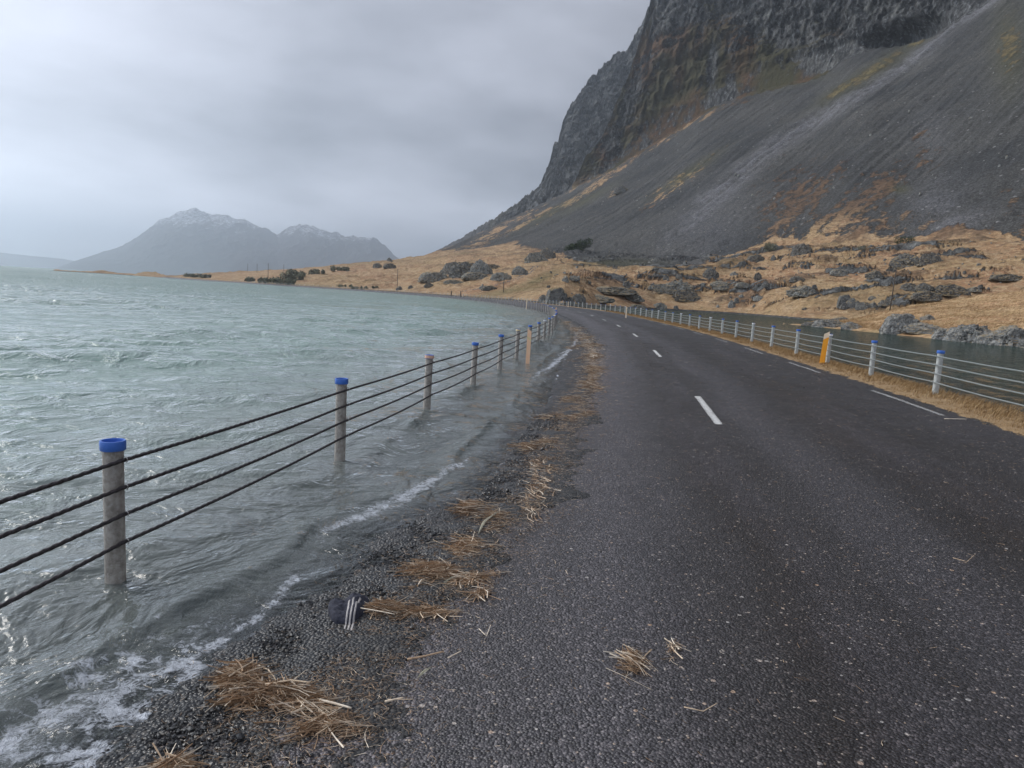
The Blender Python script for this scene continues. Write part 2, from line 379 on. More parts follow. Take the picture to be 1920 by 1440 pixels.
ROCK_D = rock_mat('dark_mossy_rock', (.080, .079, .074), (.235, .235, .220), .85)
ROCK_G = rock_mat('grey_lichen_rock', (.15, .153, .143), (.38, .39, .365), .75)
ROCK_L = rock_mat('pale_shore_rock', (.16, .16, .15), (.42, .42, .40), .7, 1.6)

POSTM = simple('galvanised_brown', (.13, .115, .10), (.25, .225, .20), 9.0, .6, .25, .002)
m = M('galvanised_post'); p = m.pos(obj=True); n = m.noise(p, 22.0, 5, .65)
zz = m.node('ShaderNodeSeparateXYZ', {0: m.node('ShaderNodeNewGeometry').outputs['Position']}).outputs[2]
col = m.mix(m.mr(n, .35, .65), (.24, .215, .185), (.46, .425, .38)); col = m.mix(m.mr(m.noise(p, 45.0, 4), .55, .66, 0, .8), col, (.44, .42, .39))
POST_L = m.pbr(col, .55, .2, m.bump(n, .4, .002))
m = M('zinc_post'); p = m.pos(obj=True); n = m.noise(p, 18.0, 5, .65)
POST_R = m.pbr(m.mix(m.mr(n, .35, .65), (.38, .40, .385), (.58, .60, .575)), .55, .25, m.bump(n, .4, .002))
BLUE = simple('blue_plastic', (.035, .14, .52), (.055, .175, .60), 20.0, .42, 0, .0008)
SALMON = simple('salmon_reflector', (.72, .42, .30), (.80, .52, .38), 30.0, .4, 0, .0005)
WHITE = simple('white_reflector', (.95, .95, .92), (1.0, .98, .95), 30.0, .4, 0, .0005)
YELLOWREF = simple('yellow_reflector', (.80, .62, .30), (.85, .70, .40), 30.0, .4, 0, .0005)
ORANGE = simple('orange_plastic', (1.0, .38, .015), (1.0, .44, .03), 6.0, .45, 0, .0006)
PEACH = simple('faded_peach_plastic', (1.0, .60, .36), (1.0, .68, .45), 6.0, .5, 0, .0006)
CREAM = simple('cream_reflective_sheet', (.98, .76, .54), (1.0, .84, .62), 12.0, .4, 0, .0006)
WIRE_D = simple('dark_wire_rope', (.03, .026, .028), (.085, .075, .078), 80.0, .5, .5, .002)
WIRE_Z = simple('zinc_wire_rope', (.22, .25, .245), (.34, .37, .36), 60.0, .5, .4, .002)
HOOK = simple('hook_steel', (.45, .44, .42), (.62, .60, .57), 40.0, .35, .8, .0005)
WOOD = simple('pole_wood', (.05, .04, .035), (.10, .085, .07), 3.0, .85, 0, .01)
m = M('straw'); inf = m.node('ShaderNodeAttribute', attribute_name='tint').outputs['Fac']; p = m.pos()
col = m.ramp(inf, [(0, (.09, .056, .036)), (.3, (.26, .165, .095)), (.6, (.46, .295, .175)), (.85, (.74, .58, .41)), (1, (.88, .77, .62))])
STRAW = m.pbr(m.mix(m.mr(m.noise(p, 40, 3), .5, .7, 0, .4), col, (.10, .06, .03)), .65, 0, None, .4)
m = M('gravel_stone'); inf = m.attr('tint'); p = m.pos(); n = m.noise(p, 90.0, 4, .6)
col = m.ramp(inf, [(0, (.010, .010, .011)), (.5, (.017, .018, .020)), (.84, (.038, .039, .041)), (.93, (.09, .09, .085)), (.97, (.17, .12, .075)), (1, (.25, .23, .2))])
GRAVEL = m.pbr(m.mix(m.mr(n, .4, .7, 0, .5), col, (.06, .06, .06)), .34, 0, m.bump(n, .5, .002), .5)
GRASSB = M('dry_grass_blades'); inf = GRASSB.attr('tint')
GRASSB = GRASSB.pbr(GRASSB.ramp(inf, [(0, (.13, .08, .035)), (.4, (.30, .19, .09)), (.8, (.47, .33, .17)), (1, (.56, .44, .26))]), .8, 0, None, .2)
m = M('leafage'); inf = m.attr('tint')
LEAF_G = m.pbr(m.ramp(inf, [(0, (.018, .032, .015)), (.6, (.035, .062, .025)), (1, (.07, .10, .045))]), .8, 0, None, .2)
m = M('grey_leafage'); inf = m.attr('tint')
LEAF_O = m.pbr(m.ramp(inf, [(0, (.11, .112, .078)), (.6, (.21, .215, .15)), (1, (.33, .33, .23))]), .85, 0, None, .2)
CLOTH = simple('navy_knit', (.018, .020, .033), (.042, .045, .066), 35.0, .9, 0, .004, 300)
STRIPE = simple('pale_stripe', (.40, .38, .37), (.55, .52, .50), 60.0, .85, 0, .001, 400)

# ------------------------------------------------------------------ plan of the road: distance s right of the left fence
FY = np.array([-60, -20, -8, 0, 3.85, 7.06, 10.29, 13.36, 17.1, 20.3, 25.8, 28.7, 36, 44.3, 61, 78, 94, 112, 146, 174, 225, 268, 296, 322, 350, 400, 470, 560])
FX = np.array([-12.5, -5.6, -3.75, -2.7, -2.19, -1.71, -1.22, -.76, -.27, .13, .80, 1.12, 1.85, 2.5, 3.25, 3.45, 2.75, .95, -3.7, -9.5, -28.5, -56, -84, -118, -152, -196, -240, -285])
def catmull(xs, ys, q):
    mth = np.gradient(ys, xs); i = np.clip(np.searchsorted(xs, q) - 1, 0, len(xs) - 2)
    hh = xs[i + 1] - xs[i]; t = (q - xs[i]) / hh
    return ((2 * t**3 - 3 * t**2 + 1) * ys[i] + (t**3 - 2 * t**2 + t) * hh * mth[i] + (-2 * t**3 + 3 * t**2) * ys[i + 1] + (t**3 - t**2) * hh * mth[i + 1])
_y = np.linspace(-60, 560, 6201); _x = catmull(FY, FX, _y)
for _ in range(3):                                   # soften the far bends
    k = np.ones(61) / 61; xs_ = np.convolve(np.pad(_x, 30, mode='edge'), k, 'valid'); wgt = smooth(30, 80, _y); wgt[:40] = 0; wgt[-40:] = 0; _x = _x * (1 - wgt) + xs_ * wgt
_seg = np.hypot(np.diff(_x), np.diff(_y)); _t = np.concatenate([[0], np.cumsum(_seg)]); _t -= np.interp(3.85, _y, _t)      # t = 0 at the first post
_tx = np.gradient(_x, _t); _ty = np.gradient(_y, _t)
T_END = _t[-1] - 2
def road_pt(t, s):
    t = np.asarray(t, float); x = np.interp(t, _t, _x); y = np.interp(t, _t, _y); tx = np.interp(t, _t, _tx); ty = np.interp(t, _t, _ty)
    L = np.hypot(tx, ty); return x + s * ty / L, y - s * tx / L
def ts_of(x, y):                                     # road coordinates of a point (good near the road)
    x = np.asarray(x, float); y = np.asarray(y, float)
    q = y.copy()
    for _ in range(6):
        fx = np.interp(q, _y, _x); tx = np.interp(q, _y, _tx); ty = np.interp(q, _y, _ty); d = (x - fx) * tx + (y - q) * ty; q = np.clip(q + d * ty * .8, -59, 559)
    fx = np.interp(q, _y, _x); tx = np.interp(q, _y, _tx); ty = np.interp(q, _y, _ty)
    return np.interp(q, _y, _t), (x - fx) * ty - (y - q) * tx
# the waterline, read off the photograph
WL = at(np.array([230, 340, 440, 540, 620, 690, 735, 830, 920, 945, 960, 1000, 1030, 1045, 1060, 1085, 1078]), np.array([1440, 1330, 1250, 1170, 1120, 1075, 1010, 965, 925, 890, 860, 800, 760, 720, 680, 640, 620]), 0.0)
wt, ws = ts_of(WL[:, 0], WL[:, 1]); o_ = np.argsort(wt); wt, ws = wt[o_], ws[o_]
wt = np.concatenate([[-60, -8], wt, [48, 60, 90, 700]]); ws = np.concatenate([[1.0, 1.0], ws, [.9, .6, .1, -.2]])
def water_s(t): return np.interp(t, wt, ws)
def road_z(t, s): return 0.060 * (s - np.maximum(water_s(t) * 0.25 + 1.55 * .75, -.5)) * 1.0 + 0.0 * t + smooth(45, 90, t) * .10
def ground_z(t, s):
    sw = water_s(t); r = road_z(t, s)
    nat = np.where(s > sw, (s - sw) * .055, (s - sw) * .10)              # gravelled slope through the waterline
    z = np.where(s > sw + .9, r, nat + (r - nat) * smooth(0, .9, s - sw) ** 1)
    z = np.where(s < .5, z - np.maximum(.5 - s, 0) * .28, z)
    z = np.where(s > 7.9, np.interp(s, [7.9, 8.3, 8.9, 9.6, 11, 14, 22], [0, .03, 0, -.12, -.62, -1.0, -2.2]) + road_z(t, np.minimum(s, 7.9)), z)
    return z
def h_at(x, y):
    t, s = ts_of(np.atleast_1d(x), np.atleast_1d(y)); return ground_z(t, s)

# shore ground ribbon (gravel shoulder, verge, banks)
tt = np.concatenate([np.linspace(-25, -3, 60), np.linspace(-2.95, 12, 700), 12 + (np.linspace(0, 1, 500)[1:] ** 2) * (T_END - 12)])
ss = np.concatenate([np.linspace(-9, -1, 25), np.linspace(-.95, 3.4, 190), np.linspace(3.5, 7.7, 20), np.linspace(7.75, 9.6, 40), np.linspace(9.8, 22, 25)])
Tg, Sg = np.meshgrid(tt, ss, indexing='ij'); Xg, Yg = road_pt(Tg, Sg); Zg = ground_z(Tg, Sg)
near = np.exp(-np.maximum(Tg, 0) / 14.0)
bumpz = fbm(P3(Xg, Yg) * 2.6, 3).reshape(Zg.shape) * .022 + fbm(P3(Xg, Yg) * 14, 3).reshape(Zg.shape) * .010 * near
under = smooth(water_s(Tg) + .55, water_s(Tg) + 1.15, Sg + .28 * fbm(P3(Xg, Yg) * 1.3, 3).reshape(Zg.shape))
under = under * (1 - smooth(7.55, 7.9, Sg))
farfade = smooth(55, 80, Tg)
Zg = Zg + bumpz - (.035 * under) + .008
grassm = smooth(7.6, 7.95, Sg + .22 * fbm(P3(Xg, Yg) * 1.6, 3).reshape(Zg.shape)) * (1 - smooth(9.1, 9.6, Sg)) * (1 - .0)
wetm = 1 - smooth(.0, .9, Sg - water_s(Tg)); wetm = np.where(Sg > 9, .8, wetm)
g = mesh_np('shore_ground', np.stack([Xg, Yg, Zg], -1), grid_faces(*Xg.shape), SHORE, attrs={'grass': grassm.ravel(), 'wet': wetm.ravel()}); tag(g, kind='structure')

# road
tt = np.concatenate([np.linspace(-25, -3, 60), np.linspace(-2.9, 14, 420), 14 + (np.linspace(0, 1, 420)[1:] ** 1.7) * (T_END - 14)])
ss = np.linspace(.7, 7.85, 90)
Tg, Sg = np.meshgrid(tt, ss, indexing='ij')
Se = Sg + (smooth(7.4, 7.85, Sg)) * .12 * fbm(P3(Tg, Tg * 0) * 1.1, 3).reshape(Sg.shape)
Xg, Yg = road_pt(Tg, Se); Zg = ground_z(Tg, Se) + .006 * fbm(P3(Xg, Yg) * .8, 3).reshape(Sg.shape) + .004 * fbm(P3(Xg * 3, Yg * 3), 2).reshape(Sg.shape)
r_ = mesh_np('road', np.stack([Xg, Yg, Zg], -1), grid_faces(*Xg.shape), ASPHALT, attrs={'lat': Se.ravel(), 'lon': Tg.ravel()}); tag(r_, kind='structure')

# painted marks
def mark(name, t0, t1, s0, wd, wear):
    t = np.linspace(t0, t1, 24); s = np.array([-wd / 2, -wd / 6, wd / 6, wd / 2]); T_, S_ = np.meshgrid(t, s, indexing='ij'); S_ = S_ + s0
    x, y = road_pt(T_, S_); z = ground_z(T_, S_) + .006 * fbm(P3(x, y) * .8, 3).reshape(T_.shape) + .004 * fbm(P3(x * 3, y * 3), 2).reshape(T_.shape) + .006
    wr = np.full(T_.size, wear) + .15 * np.ravel(np.abs(S_ - s0) > wd * .4)
    o = mesh_np(name, np.stack([x, y, z], -1), grid_faces(*x.shape), PAINT, attrs={'wear': wr}); return tag(o, kind='structure')
c0, _ = ts_of(*[np.array([v]) for v in at(1355, 795, .17)[:2]])
cs_ = ts_of(*[np.array([v]) for v in at(1328, 768, .17)[:2]])[1][0]
for k in range(-1, 9): mark('road_centre_line', c0[0] + 12 * k, c0[0] + 12 * k + 2.95, cs_, .11, -.12 if k else -.10)
e0, _ = ts_of(*[np.array([v]) for v in at(1777, 780, .36)[:2]]); es = ts_of(*[np.array([v]) for v in at(1700, 755, .36)[:2]])[1][0]
for k in range(-1, 13): mark('road_edge_line', e0[0] + 6.2 * k, e0[0] + 6.2 * k + 2.9, es, .09, .05)

# ------------------------------------------------------------------ sea
def sea_mesh():
    az = np.concatenate([np.linspace(-100, -50, 90)[:-1], np.linspace(-50, 12, 980), np.linspace(12, 40, 60)[1:]])
    rr = np.concatenate([np.geomspace(1.2, 60, 520)[:-1], np.geomspace(60, 600, 200)[:-1], np.geomspace(600, 11000, 60)])
    R_, A_ = np.meshgrid(rr, np.radians(az), indexing='ij'); x = R_ * np.sin(A_); y = R_ * np.cos(A_)
    t, s = ts_of(x.ravel(), y.ravel()); t = t.reshape(x.shape); s = s.reshape(x.shape)
    inside = (y < 556)
    keep = (((s < 5.0) & inside) | ((~inside) & (A_ < math.radians(-22))))
    # the far shore behind the road: stop at the road
    sw = water_s(np.clip(t, -50, 650)); dsh = np.where(inside, sw - s, 50.0)          # metres out from the waterline
    gz = np.where(inside, ground_z(t, np.clip(s, -30, 7)), -5.0)
    depth = np.clip(-gz, 0, 6)
    # waves
    fade_sh = smooth(-.1, 3.0, dsh) * .62 + .38
    dr = np.gradient(rr)[:, None] * np.ones_like(x)
    z = np.zeros_like(x); dx = np.zeros_like(x); dy = np.zeros_like(x)
    rs = np.random.default_rng(11)
    warp = fbm(P3(x * .05, y * .05), 3).reshape(x.shape) * 3.0; warp2 = fbm(P3(x * .4 + 31, y * .4), 3).reshape(x.shape) * .9
    chunky = .65 + .75 * fbm(P3(x * .09, y * .09 + 50), 3).reshape(x.shape)
    for k in range(34):
        lam = 9.0 * (0.875 ** k); a0 = math.radians(-58) + rs.normal() * .38; kx, ky = math.cos(a0), math.sin(a0)   # running to the shore, along the wind
        amp = .019 * lam ** .95 * (1.0 if lam < 4.5 else .5); q = 2 * math.pi / lam
        ph = q * (kx * x + ky * y) + rs.uniform(0, 6.28) + warp * (1.2 if lam > 1 else 0.6) + warp2 * q * .35
        f = amp * chunky * smooth(2.2, 4.5, lam / np.maximum(dr, 1e-3)) * (fade_sh if lam > .8 else np.maximum(fade_sh, .5))
        z += f * np.sin(ph); dx += f * np.cos(ph) * kx * .8; dy += f * np.cos(ph) * ky * .8
    z *= .62
    lim = smooth(0, .45, dsh) * .96 + .04
    z = np.where(z < 0, z * np.maximum(smooth(-.2, 1.2, dsh), .1), z * lim) * (.55 + .45 * smooth(8, 25, R_))
    # small breakers running up the shore, parallel to the waterline
    wv = .35 * fbm(P3(t * .45, t * 0 + 3), 2).reshape(x.shape); ok = inside & (t < 60)
    brk = np.zeros_like(x)
    for off, hgt, wd, sd in ((.60, .036, .15, 1.0), (1.5, .045, .22, 5.0), (2.9, .05, .32, 9.0)):
        on = smooth(-.15, .5, fbm(P3(t * .40 + sd * 7, s * .5), 3).reshape(x.shape) + .12)
        u = (dsh + wv * off * .6 - off) / wd
        brk += np.where(ok, hgt * on * np.exp(-np.where(u < 0, u * u * 5.5, u * u * .9)), 0)
    z += brk
    ripple = .0022 * fbm(P3(x * 9 + warp2.ravel().reshape(x.shape), y * 9), 3).reshape(x.shape) * smooth(-.05, .2, dsh) * np.exp(-R_ / 12)
    z += ripple
    x2, y2 = x - dx * .5, y - dy * .5
    # foam
    nn = fbm(P3(x * 1.6, y * 1.6), 4).reshape(x.shape); nf = fbm(P3(x * 7, y * 7, 5 + 0 * x), 4, .6).reshape(x.shape); nl = fbm(P3(t * .35, t * 0 + 8), 2).reshape(x.shape)
    foam = np.zeros_like(x)
    edge = np.exp(-((dsh + .10 * nn - .05) / .055) ** 2) * smooth(-.35, .3, nl + .25 * nn)
    foam = np.maximum(foam, edge * .85)
    lineoff = np.interp(t, [-3, -1.4, -.85, -.4, .1, .5, 1.1, 2.0, 2.8, 3.6, 6, 10, 12, 16, 24], [.6, .5, .34, .20, .24, .4, .5, .5, .6, .45, .3, .5, .55, .25, .1]) + wv * .12
    l1 = np.exp(-((dsh - lineoff + .08 * nn + .03 * nf) / (.085 + .11 * smooth(-.3, -1.6, t) + .05 * np.exp(-((t - 2) / 1.2) ** 2) + .09 * smooth(8, 18, t))) ** 2)
    str_ = np.interp(t, [-3, -1.6, -.3, .4, .7, 1.2, 2.6, 3.6, 5, 9, 12, 15, 19, 26, 34, 45], [1, 1, .95, .85, .25, .95, 1, .8, .35, .45, .75, 1, 1, .95, .7, 0])
    foam = np.maximum(foam, l1 * str_ * (.72 + .30 * nf))
    l2 = np.exp(-((dsh - .30 + .18 * nn + .1 * nl) / .10) ** 2) * np.interp(t, [-3, 8, 12, 16, 25, 32], [.45, .35, .8, .95, .8, .0])
    foam = np.maximum(foam, l2 * (.65 + .45 * nf))
    wash = smooth(1.35, .3, dsh) * smooth(-.1, .1, dsh) * np.interp(t, [-3, -.8, .2, 1.2, 60], [.85, .75, .35, .22, .25])
    foam = np.maximum(foam, wash * (.75 + .85 * nf))
    cap = smooth(.13, .20, z + .035 * nn) * smooth(4, 9, dsh) * smooth(.12, .35, fbm(P3(x * .5, y * .5, 9 + 0 * x), 3).reshape(x.shape)) * .62
    foam = np.maximum(foam, cap)
    foam = np.where(inside | (R_ < 500), foam, 0)
    opac = 1 - np.exp(-(depth + .6 * brk) * 3.4); opac = np.clip(opac, .0, .985)
    opac = np.where(dsh < 1.6, np.maximum(opac, smooth(.02, .7, dsh) * .55), opac)
    far = smooth(15, 160, R_)
    V = np.stack([x2, y2, z], -1).reshape(-1, 3); Fc = grid_faces(*x.shape, keep=keep)
    V, Fc, at_ = compact(V, Fc, {'foam': foam.ravel(), 'opac': opac.ravel(), 'far': far.ravel(), 'murk': smooth(.8, 8.5, dsh + 1.2 * nn).ravel()})
    return mesh_np('sea', V, Fc, SEA, attrs=at_)
tag(sea_mesh(), kind='structure')
bed = mesh_np('seabed', [[-14000, -3000, -6], [14000, -3000, -6], [14000, 14000, -6], [-14000, 14000, -6]], [[0, 1, 2, 3]], simple('seabed_silt', (.05, .05, .045), (.08, .08, .07), .05, .9, 0, .01, obj=False)); tag(bed, kind='structure')

# lagoon: sheltered water right of the road
def lagoon_mesh():
    az = np.linspace(-4, 100, 620); rr = np.geomspace(5, 320, 420)
    R_, A_ = np.meshgrid(rr, np.radians(az), indexing='ij'); x = R_ * np.sin(A_); y = R_ * np.cos(A_)
    t, s = ts_of(x.ravel(), y.ravel()); t = t.reshape(x.shape); s = s.reshape(x.shape)
    z = np.zeros_like(x); dr = np.gradient(rr)[:, None] * np.ones_like(x); rs = np.random.default_rng(5)
    for k in range(14):
        lam = 1.6 * .84 ** k; a0 = math.radians(-30) + rs.normal() * .4; q = 2 * math.pi / lam
        z += .006 * lam * smooth(2, 4, lam / dr) * np.sin(q * (math.cos(a0) * x + math.sin(a0) * y) + rs.uniform(0, 6))
    d = np.clip(s - 9.3, 0, 9); opac = np.clip(1 - np.exp(-d * .28), 0, .97)
    V = np.stack([x, y, z], -1).reshape(-1, 3); keep = (s > 7.6) & (y > -40)
    V, Fc, at_ = compact(V, grid_faces(*x.shape, keep=keep), {'foam': np.zeros(x.size), 'opac': opac.ravel(), 'far': smooth(30, 260, R_).ravel()})
    return mesh_np('lagoon', V, Fc, LAGOON, attrs=at_)
tag(lagoon_mesh(), kind='structure')

# ------------------------------------------------------------------ hillside: rows of the land read off the photograph, each at its own distance
def knots(L):
    L = np.array(L, float); P = at_range(L[:, 0], L[:, 1], L[:, 2]); a = np.arctan2(P[:, 0], P[:, 1]); o = np.argsort(a)
    return a[o], L[o, 2], P[o, 2]
def knot_eval(K, az):
    a, r, z = K; e = (z - CAM_H) / r
    return np.interp(az, a, r), np.interp(az, a, e)
# K0: shore.  behind the road on the left, across the lagoon on the right
tk = np.linspace(130, T_END, 60); kx, ky = road_pt(tk, 10.5); a0 = np.arctan2(kx, ky); r0 = np.hypot(kx, ky); z0 = .30 + 0 * r0
rx = np.array([1130, 1190, 1240, 1300, 1400, 1500, 1600, 1920, 2300, 2800]); ry_ = np.array([577, 579, 581, 584, 590.5, 598, 606, 640, 670, 700]); rr_ = np.array([200, 218, 235, 240, 236, 200, 185, 150, 130, 120])
pr = at_range(rx, ry_, rr_); a0 = np.concatenate([a0, np.arctan2(pr[:, 0], pr[:, 1])]); r0 = np.concatenate([r0, rr_]); z0 = np.concatenate([z0, -.25 + 0 * rr_]); o_ = np.argsort(a0)
K0 = (a0[o_], r0[o_], z0[o_])
K1 = knots([(200, 514, 620), (292, 519, 500), (350, 521, 440), (430, 521, 430), (500, 519, 420), (600, 516, 410), (700, 519, 380), (800, 520, 350), (900, 517, 310), (1000, 512, 280), (1100, 510, 290), (1200, 512, 300), (1300, 508, 305), (1400, 510, 300), (1500, 512, 275), (1700, 520, 250), (1920, 530, 225), (2300, 540, 200), (2800, 560, 190)])
K2 = knots([(200, 512.5, 720), (292, 517.8, 600), (350, 518, 560), (430, 513, 570), (500, 507, 600), (560, 505, 600), (640, 499, 640), (735, 487.5, 700), (760, 488, 700), (810, 477, 700), (850, 474, 690), (900, 472, 650), (1000, 468, 580), (1100, 470, 520), (1200, 478, 470), (1310, 484, 430), (1450, 462, 400), (1600, 455, 365), (1750, 450, 340), (1920, 448, 320), (2300, 450, 290), (2800, 460, 280)])
K3 = knots([(200, 512.5, 760), (292, 518.5, 640), (430, 514, 620), (500, 509, 640), (560, 507, 640), (640, 500, 680), (735, 489, 760), (775, 486, 800), (815, 474, 900), (850, 461, 980), (900, 437, 1050), (985, 397, 1060), (1040, 371, 1030), (1075, 352, 1000), (1155, 313, 950), (1240, 260, 900), (1325, 207, 860), (1378, 183, 840), (1484, 154, 790), (1537, 143, 770), (1590, 103, 745), (1644, 82, 725), (1697, 72, 712), (1750, 50, 700), (1803, 28, 690), (1845, 5, 680), (1920, -45, 670), (2300, -200, 640), (2800, -300, 620)])
K4 = knots([(200, 514, 800), (292, 518.5, 660), (430, 516, 660), (560, 509, 680), (640, 502, 720), (735, 491, 800), (815, 476, 950), (850, 463, 1020), (900, 439, 1090), (985, 399, 1100), (1040, 371, 1050), (1062, 361, 1020), (1078, 340, 1012), (1096, 299, 1010), (1128, 260, 1000), (1150, 212, 995), (1176, 149, 985), (1197, 80, 975), (1218, 10, 965), (1235, -80, 950), (1300, -150, 920), (1500, -180, 850), (1700, -200, 780), (1920, -240, 730), (2300, -330, 690), (2800, -400, 660)])
K6 = knots([(200, 519, 1200), (560, 525, 1200), (700, 505, 1300), (760, 496, 1320), (830, 472, 1380), (945, 425, 1380), (1010, 395, 1380), (1075, 360, 1380), (1200, 300, 1380), (1300, 200, 1380), (1920, 0, 1380), (2800, 0, 1380)])
K7 = knots([(200, 519, 1300), (560, 524, 1300), (700, 503, 1400), (760, 492, 1420), (800, 477, 1450), (830, 465, 1500), (860, 450, 1500), (900, 427, 1500), (945, 400, 1500), (985, 371, 1490), (1008, 356, 1480), (1017, 335, 1470), (1028, 312, 1470), (1038, 275, 1470), (1046, 268, 1470), (1056, 225, 1470), (1066, 205, 1470), (1085, 180, 1470), (1105, 150, 1480), (1125, 132, 1480), (1160, 98, 1480), (1180, 88, 1480), (1198, 55, 1480), (1230, -10, 1480), (1300, -100, 1480), (1920, -100, 1480), (2800, -100, 1480)])
az = np.concatenate([np.radians(np.linspace(-33, -12, 320))[:-1], np.radians(np.linspace(-12, 38, 980)), np.radians(np.linspace(38, 75, 120))[1:]])
rows = []
Ks = [K0, K1, K2, K3, K4]; segs = [70, 80, 230, 170]
E_ = [knot_eval(K, az) for K in Ks]
def sm_(a, w):
    k = np.ones(w) / w; return np.convolve(np.pad(a, w // 2, mode='edge'), k, 'valid')
E_ = [(sm_(a, 61), sm_(sm_(b, [1, 25, 41, 21, 1][i]), [1, 25, 41, 21, 1][i])) if i else (a, b) for i, (a, b) in enumerate(E_)]
def z_of(i): return CAM_H + E_[i][0] * E_[i][1]
e0 = (K0[2] - CAM_H) / K0[1]
E_[0] = (np.interp(az, K0[0], K0[1]), np.interp(az, K0[0], e0))
R_l, Z_l, U_l = [], [], []
R_l.append(E_[0][0] - 6); Z_l.append(np.full_like(az, -1.6)); U_l.append(np.full_like(az, -.1))
for i in range(4):
    n = segs[i]
    for j in range(n + (i == 3)):
        f = j / n
        if i == 0: fz = f ** .9
        elif i == 1: fz = f
        elif i == 2: fz = f
        else: fz = f
        rA, rB = E_[i][0], E_[i + 1][0]; zA, zB = z_of(i), z_of(i + 1)
        R_l.append(rA + (rB - rA) * f); Z_l.append(zA + (zB - zA) * fz); U_l.append(np.full_like(az, i + f))
r6, e6 = knot_eval(K6, az); r7, e7 = knot_eval(K7, az)
R4, Z4 = R_l[-1], Z_l[-1]
for f in np.linspace(0, 1, 14)[1:-1]: R_l.append(R4 + (r6 - R4) * f); Z_l.append(Z4 + (np.minimum(Z4 - 40, CAM_H + r6 * e6 - 10) - Z4) * f ** .35); U_l.append(np.full_like(az, 4 + f))
for f in np.linspace(0, 1, 130): R_l.append(r6 + (r7 - r6) * f); Z_l.append(CAM_H + r6 * e6 + (r7 * e7 - r6 * e6) * f); U_l.append(np.full_like(az, 6 + f))
for f in np.linspace(0, 1, 8)[1:]: R_l.append(r7 + 400 * f); Z_l.append(CAM_H + r7 * e7 - 60 * f - f * np.maximum(r7 * e7, 0) * .3); U_l.append(np.full_like(az, 7 + f))
R_ = np.array(R_l); Z_ = np.array(Z_l); U_ = np.array(U_l); A_ = np.ones_like(R_) * az
# soften the creases between the rows except at the cliff foot
X_ = R_ * np.sin(A_); Y_ = R_ * np.cos(A_)
shp = X_.shape
PX, PY = proj(np.stack([X_, Y_, Z_], -1).reshape(-1, 3)); PX = PX.reshape(shp); PY = PY.reshape(shp)
cliff = np.where((U_ > 2.97) & (U_ <= 4.0), 1.0, 0) * smooth(1062, 1085, PX)
cliff = np.maximum(cliff, ((U_ >= 6) & (U_ < 8)) * smooth(845, 990, PX))
c_con = -.53 * X_ + .848 * Y_                                              # same along a fall line
scree_seg = (U_ > 2) & (U_ <= 3)
pt = P3(X_, Y_, Z_)
n_big = fbm(pt / 70, 4).reshape(shp); n_mid = fbm(pt / 22, 4).reshape(shp); n_sm = fbm(pt / 5.5, 4, .55).reshape(shp)
rdg = ridged(pt * [1 / 75, 1 / 75, 1 / 130] + 5, 5, .52).reshape(shp); rdg2 = ridged(pt * [1 / 26, 1 / 26, 1 / 24] + 15, 4, .58).reshape(shp); rdg3 = ridged(pt / 8 + 33, 3, .6).reshape(shp)
led = fbm(P3(X_ / 260, Y_ / 260, Z_ / 11), 3).reshape(shp)                   # lava beds: ledges
cl_amp = smooth(3.0, 3.30, np.where(U_ >= 6, 3.5, U_)) * cliff
col_ = ridged(pt * [1 / 14, 1 / 14, 1 / 60] + 51, 3, .6).reshape(shp)
push = cl_amp * (rdg * 14 + rdg2 * 10 + rdg3 * 3.6 + np.round(led * 3) * 2.6 + col_ * 1.2 - 9 + 8 * fbm(pt / 40 + 77, 3).reshape(shp))              # toward the viewer
cave = np.exp(-(((PX - 1698) / 76) ** 2 + ((PY - (58 - (PX - 1698) * .22)) / 19) ** 2) ** 2) * (U_ > 2.93) * (U_ < 4)
push -= 26 * cave
gul = fbm(np.stack([c_con.ravel() / 9, R_.ravel() / 260, 0 * R_.ravel()], -1), 4, .6).reshape(shp)
scr_amp = smooth(2.02, 2.3, U_) * (U_ < 3.2)
low_amp = smooth(0, .35, U_) * (U_ <= 3)
zadd = scr_amp * (gul * 2.2 + n_big * 4 * smooth(2.05, 2.4, U_) * (1 - smooth(2.85, 3, U_)) + n_sm * .7)
grass_amp = low_amp * (1 - smooth(2.0, 2.25, U_)) * smooth(480, 700, PX)
hum = np.abs(fbm(pt / 13, 4).reshape(shp))
zadd += grass_amp * (n_mid * 2.3 + hum * 1.6 + n_sm * .5) * smooth(2, 0.4, np.abs(U_ - 1) * 0 + .4)
zadd += low_amp * (1 - smooth(480, 700, PX)) * (n_mid * .7 + n_sm * .25)
zadd += (U_ >= 6) * (n_sm * 5.0 + n_mid * 8) * smooth(780, 900, PX)
rk0 = ridged(np.stack([c_con.ravel() / 34, R_.ravel() / 20, Z_.ravel() / 7], -1), 4, .6).reshape(shp) + .35 * n_mid
zadd += 1.4 * smooth(.62, .90, rk0 + .25 * n_big) * smooth(.08, .3, U_) * smooth(1.95, 1.7, U_) * smooth(980, 1080, PX)
# old road terrace across the slope
ty = np.interp(PX, [700, 1000, 1100, 1200, 1300, 1400, 1600, 1920], [540, 503, 497, 497, 499, 508, 517, 528])
terr = np.exp(-((PY - ty) / 3.0) ** 2) * (PX > 1060) * (U_ < 2.2)
zadd += terr * 1.3
R_ = R_ - push; Z_ = Z_ + zadd + push * .12
X_ = R_ * np.sin(A_); Y_ = R_ * np.cos(A_)
V = np.stack([X_, Y_, Z_], -1)
dU = np.gradient(V, axis=0); dA = np.gradient(V, axis=1); N = np.cross(dA, dU); N /= np.linalg.norm(N, axis=-1)[..., None] + 1e-9
